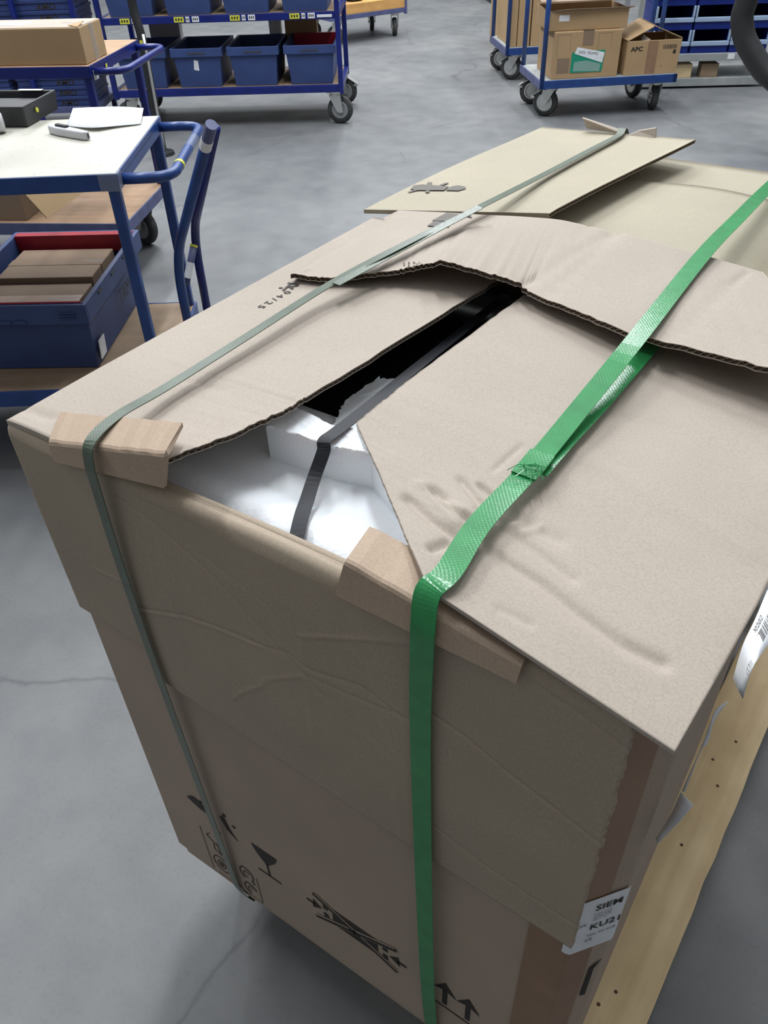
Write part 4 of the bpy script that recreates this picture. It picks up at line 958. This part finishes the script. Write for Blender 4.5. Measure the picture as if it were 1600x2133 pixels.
t = on_far('plastic_tub', 'bright blue tub at the top picture edge on the orange trolley', 'tub', -0.72, 0.10); G().tub((-0.07, 0.07, 0, 0.2), (-0.085, 0.085, -0.01, 0.21), 0, 0.15, 0.008).build('tub_body', M['bright_blue'], t, bevel=0.01); G().box(-0.09, 0.09, -0.015, 0.215, 0.15, 0.17).build('lid', M['bright_blue'], t, bevel=0.008)
t = on_far('tool_bag', 'black bag with white tag on the orange trolley', 'bag', -0.52, 0.08); G().frustum((-0.08, 0.08, 0, 0.2), (-0.06, 0.06, 0.03, 0.17), 0, 0.16).build('bag_body', M['black'], t, bevel=0.03); G().box(-0.04, 0.02, -0.002, 0.004, 0.03, 0.06).build('tag', M['white'], t)
t = on_far('carton', 'small brown carton at the far end of the orange trolley', 'box', -0.22, 0.16); G().box(-0.16, 0.16, 0, 0.3, 0, 0.2).build('carton_body', M['card_box'], t, bevel=0.004); G().box(-0.03, 0.03, -0.001, 0.301, 0.15, 0.201).build('tape', M['tape'], t)

# ---------------- cart with cartons on the right, and one behind it
def box_cart(label, p0, p1, D, grp, rz_=None):
    rz_ = heading(p0, p1); L = (p1-p0).length
    t = thing('platform_cart', label, 'cart', (p0.x, p0.y, FZ), rz_, grp); zd = 0.245
    G().box(0.01, L-0.01, 0.01, D-0.01, zd-0.004, zd+0.002).build('deck', M['steel_shelf'], t)
    fr = G()
    for (x0, x1, y0, y1) in ((0, L, 0, 0.03), (0, L, D-0.03, D), (0, 0.03, 0, D), (L-0.03, L, 0, D)): fr.box(x0, x1, y0, y1, zd-0.05, zd)
    fr.build('frame', M['blue'], t, bevel=0.002)
    G().box(-0.003, 0.004, 0.0, D, zd-0.045, zd+0.003).build('end_rail', M['dusty_blue'], t)
    for x in (0.018, L-0.018):
        for y in ((0.016, D-0.016) if x < 0.1 else (0.38, D-0.016)): G().tube([(x, y, zd-0.02), (x, y, 1.02)], 0.0165, 12).build('post', M['blue'], t, smooth=True)
        G().tube([(x, 0.016 if x < 0.1 else 0.38, 1.0), (x, D-0.016, 1.0)], 0.0165, 12).build('top_bar', M['blue'], t, smooth=True)
    for x, rr_ in ((0.11, 2.5), (L-0.10, 1.4)):
        for y in (0.10, D-0.10): caster(t, x/U, y/U, rr_+(0.4 if y > 0.3 else 0), (zd-0.05)/U, 0.082, brake=(x < 0.3), rim=True)
    return t, L
k0_, k1_ = bp(1124, 182, 2, FZ+0.21), bp(1410, 166, 2, FZ+0.21)
CT, CL = box_cart('blue platform cart carrying two brown cartons at upper right', k0_, k1_, 0.58, 'platform carts')
mc = FR[CT.name]; rzc = heading(k0_, k1_); Y0 = 0.03; ZC = 0.2475
def mark(px, py, y): return mc.inverted() @ bp(px, py, 1, y)
BX = thing('big_carton', 'brown carton with a green document pouch on the blue cart', 'carton', mc @ V((0.085, Y0, ZC)), rzc)
bw, bh, bdp = 0.460, 0.280, 0.40
bb = G().box(0, bw, 0, bdp, 0, bh).build('carton_body', M['card_box'], BX, bevel=0.004)
G().box(bw*0.42, bw*0.58, -0.001, 0.02, bh*0.70, bh+0.001).box(bw*0.42, bw*0.58, 0, bdp, bh, bh+0.001).build('packing_tape', M['card_dark'], BX)
G().box(0.03, 0.115, -0.0008, 0.001, 0.035, 0.125).build('printed_square', M['card_dark'], BX)
pc = G().plate([(0.125, -0.001, 0.035), (0.345, -0.001, 0.035), (0.355, -0.001, 0.165), (0.128, -0.001, 0.158)], (0, -1, 0), 0.0015).build('document_pouch', M['dhl_green'], BX)
G().plate([(0.145, -0.003, 0.150), (0.342, -0.003, 0.088), (0.352, -0.003, 0.150), (0.160, -0.003, 0.188)], (0, -1, 0), 0.001).build('delivery_note', M['white'], pc)
G().plate([(0.145, -0.003, 0.045), (0.330, -0.003, 0.038), (0.333, -0.003, 0.082), (0.235, -0.003, 0.105), (0.148, -0.003, 0.100)], (0, -1, 0), 0.001).build('delivery_note', M['film'], pc)
text_geo('DSV  FILMO', 0.022, lambda x, y: V((0.172+x, -0.0045, 0.152-x*0.12+y)), sx=1.2).build('lettering', M['print'], pc)
for x in (0.02, 0.30): 
    g = G()
    for (x0, x1, z0, z1) in ((x, x+0.09, 0.263, 0.265), (x, x+0.002, 0.14, 0.265), (x+0.09, x+0.092, 0.17, 0.265)): g.box(x0, x1, -0.0007, 0.001, z0, z1)
    g.build('printed_outline', M['card_dark'], BX)
UC = thing('flat_carton', 'open shallow brown carton lying on top of the pouch carton', 'carton', mc @ V((0.05, Y0+0.03, ZC+bh+0.002)), rzc)
G().tub((0, 0.53, 0, 0.36), (0, 0.53, 0, 0.36), 0, 0.115, 0.005).build('carton_body', M['card_box'], UC, bevel=0.003)
G().plate([(0, 0, 0.116), (0.53, 0, 0.116), (0.56, -0.02, 0.125), (0.10, -0.03, 0.128)][::-1], (0, 0, -1), 0.004).build('open_flap', M['card_dark'], UC)
G().plate([(-0.06, 0.02, 0.16), (0.70, 0.02, 0.155), (0.72, 0.32, 0.20), (-0.06, 0.34, 0.20)], (0, -0.15, 0.98), 0.006).build('open_flap', M['card_dark'], UC)
G().box(0.06, 0.13, -0.001, 0.001, 0.055, 0.09).build('address_label', M['white'], UC)
AP = thing('gable_carton', 'brown carton with raised gable flaps and black lettering on the blue cart', 'carton', mc @ V((0.592, Y0, ZC)), rzc)
aw, ah, ad_ = 0.370, 0.205, 0.31
G().tub((0, aw, 0, ad_), (0.002, aw+0.008, 0, ad_), 0, ah, 0.005).build('carton_body', M['card_box'], AP, bevel=0.003)
G().plate([(0.0, 0.0, ah), (0.175, 0.02, ah+0.075), (0.175, ad_, ah+0.085), (0.0, ad_, ah)], (-0.4, 0, 0.92), 0.005).build('gable_flap', M['card_box'], AP)
G().plate([(0.175, 0.03, ah+0.080), (aw+0.004, 0.0, ah+0.004), (aw+0.004, ad_, ah), (0.175, ad_, ah+0.088)], (0.4, 0, 0.92), 0.005).build('gable_flap', M['card_box'], AP)
G().plate([(0.10, 0.05, ah-0.03), (0.16, 0.03, ah-0.002), (0.17, 0.04, ah-0.002), (0.12, 0.06, ah+0.03)], (0, -1, 0), 0.004).build('inner_flap', M['card'], AP)
G().box(0.145, 0.215, -0.0012, 0.002, 0.0, ah*0.99).build('packing_tape', M['tape'], AP)
text_geo('APC', 0.036, lambda x, y: V((0.028+x, -0.0012, ah-0.060+y)), sx=1.2, bold=0.0012).build('lettering', M['print'], AP)
g = G(); rd = random.Random(4); x = 0.250
while x < 0.345: w_ = rd.choice((0.002, 0.004, 0.006)); g.box(x, x+w_, -0.0008, 0.001, ah-0.055, ah-0.030); x += w_+rd.choice((0.003, 0.005))
g.box(0.325, 0.345, -0.0008, 0.001, ah-0.085, ah-0.062); ob = g.build('printed_code', M['print'], AP); ob['kind'] = 'stuff'
text_geo('21', 0.018, lambda x, y: V((0.25+x, -0.0008, 0.04+y))).build('lettering', M['card_dark'], AP)
k2_, k3_ = bp(1053, 112, 2, FZ+0.21), bp(1053, 112, 2, FZ+0.21)+(k1_-k0_)*0.8
C2, _ = box_cart('blue platform cart with tall flat cartons behind the pouch carton', k2_, k3_, 0.60, 'platform carts')
m2c = FR[C2.name]
for k, (x, y, w_, h_, lab) in enumerate([(0.042, 0.04, 0.050, 0.75, 'outermost tall narrow brown carton standing upright on the rear cart'), (0.10, 0.05, 0.10, 0.85, 'middle tall narrow brown carton standing upright on the rear cart'), (0.21, 0.04, 0.34, 0.70, 'wide tall brown carton standing on the rear cart')]):
    t = thing('tall_carton', lab, 'carton', m2c @ V((x, y, ZC)), rzc, 'tall cartons on the rear cart')
    G().box(0, w_, 0, 0.5, 0, h_).build('carton_body', M['card_box'], t, bevel=0.003)
    G().box(w_*0.35, w_*0.65, -0.001, 0.5, h_-0.12, h_+0.001).build('packing_tape', M['tape'], t)
# tall carton on the floor left of the rear cart
p = bp(1043, 105, 2, FZ)
t = thing('panel_carton', 'tall thin brown carton standing on the floor behind both carts', 'carton', (p.x-0.02, p.y+0.02, FZ), rzc); G().box(0, 0.12, 0.0, 0.5, 0, 1.0).build('carton_body', M['card_box'], t, bevel=0.003); G().box(-0.001, 0.0, 0.05, 0.09, 0.3, 1.0).build('dark_edge', M['black'], t)

# ---------------- grey shelf with open-front bins
h0_, h1_ = bp(1310, 187, 2, FZ), bp(1592, 180, 2, FZ); rzh = heading(h0_, h1_); HL = (h1_-h0_).length
SH = thing('bin_shelf', 'grey steel shelf with rows of open blue bins at upper right', 'shelf', (h1_.x, h1_.y, FZ), rzh)
SL = 1.03
for x in (-SL, 0.0):
    for y in (0, 0.5): G().box(x-0.02, x+0.02, y, y+0.035, 0, 1.6).build('upright', M['steel_shelf'], SH, bevel=0.002)
for (z0, z1) in ((0.015, 0.070), (0.185, 0.236), (1.3, 1.36)):
    G().box(-SL+0.021, -0.021, -0.004, 0.022, z0, z1).build('beam', M['steel_shelf'], SH, bevel=0.002)
    G().box(-SL+0.021, -0.021, 0.022, 0.52, z1-0.03, z1-0.004).build('shelf_panel', M['steel_shelf'], SH)
G().box(-0.33, -0.28, -0.006, -0.004, 0.195, 0.232).build('tag', M['white'], SH)
def obin_proto():
    t = thing('open_front_bin', 'x', 'bin', (0, 0, 0), 0, 'open blue bins on the grey shelf'); w_, h_, d_ = 0.140, 0.155, 0.42
    g = G().box(-w_, w_, 0.0, d_, 0, 0.008).box(-w_, -w_+0.007, 0.03, d_, 0.008, h_).box(w_-0.007, w_, 0.03, d_, 0.008, h_).box(-w_+0.007, w_-0.007, d_-0.008, d_, 0.008, h_)
    g.box(-w_, w_, 0.0, 0.010, 0.008, 0.052).box(-w_, -w_+0.007, 0.0, 0.03, 0.008, 0.08).box(w_-0.007, w_, 0.0, 0.03, 0.008, 0.08)
    g.build('bin_body', M['store_blue'], t, bevel=0.002)
    g = G().box(-w_-0.002, w_+0.002, -0.012, 0.012, 0.050, 0.080)
    for s in (-1, 1): g.box(*sorted((s*(w_+0.002), s*(w_-0.012))), -0.012, 0.012, 0.080, h_)
    g.build('front_rim', M['store_rim'], t, bevel=0.004)
    return t
op_ = obin_proto(); used = False
for row, z in ((0, 0.2335), (1, 0.3900), (2, 0.5465)):
    for k in range(3):
        o = copy_tree(op_) if used else op_; used = True
        o.location = FR[SH.name] @ V((-0.185-0.292*k, 0.03, z)); o.rotation_euler = (0, 0, rzh)
        o['label'] = 'open-front blue bin, %s from the right in the %s row of the grey shelf' % (['first', 'second', 'third', 'fourth'][k], ['bottom', 'middle', 'top'][row])
for x, lab, mt in ((-0.70, 'pale wooden block lying on the lowest grey shelf at the left', 'pine'), (-0.50, 'darker wooden block on the lowest grey shelf right of the pale one', 'dirty_deck')):
    t = thing('wood_block', lab, 'block', FR[SH.name] @ V((x, 0.03, 0.067)), rzh, 'wooden blocks on the lowest shelf')
    G().box(0, 0.13, 0, 0.10, 0, 0.095).build('timber', M[mt], t, bevel=0.004)
# thick black hose at the right edge
hy = 5.2
hp = [bp(px, py, 1, hy) for px, py in [(1572, -60), (1556, 0), (1546, 35), (1551, 78), (1570, 115), (1592, 148), (1630, 190)]]
HO = thing('suction_hose', 'thick black hose hanging down at the upper right picture edge', 'hose', (hp[-1].x+0.12, hp[-1].y, FZ))
G().tube(spline(hp+[V((hp[-1].x+0.12, hy, FZ+0.07)), V((hp[-1].x+0.5, hy, FZ+0.07))], 6), 0.062, 14).build('tube', M['black'], HO, smooth=True, world=True)
G().lathe([(0.075, 0), (0.075, 0.08)], hp[0], (hp[1]-hp[0]), 14).build('cuff', M['dark_grey'], HO, world=True)
# low black bin far away in the aisle
p = bp(1015, 10, 2, FZ); t = thing('floor_bin', 'low black tub on the floor at the top of the aisle', 'tub', (p.x, p.y+0.1, FZ), rzc)
G().tub((0, 0.9, 0.0, 0.5), (-0.03, 0.93, -0.03, 0.53), 0, 0.32, 0.015).build('tub_body', M['black'], t, bevel=0.01); G().box(-0.04, 0.94, -0.04, -0.02, 0.28, 0.33).build('rim', M['dark_grey'], t, bevel=0.004)
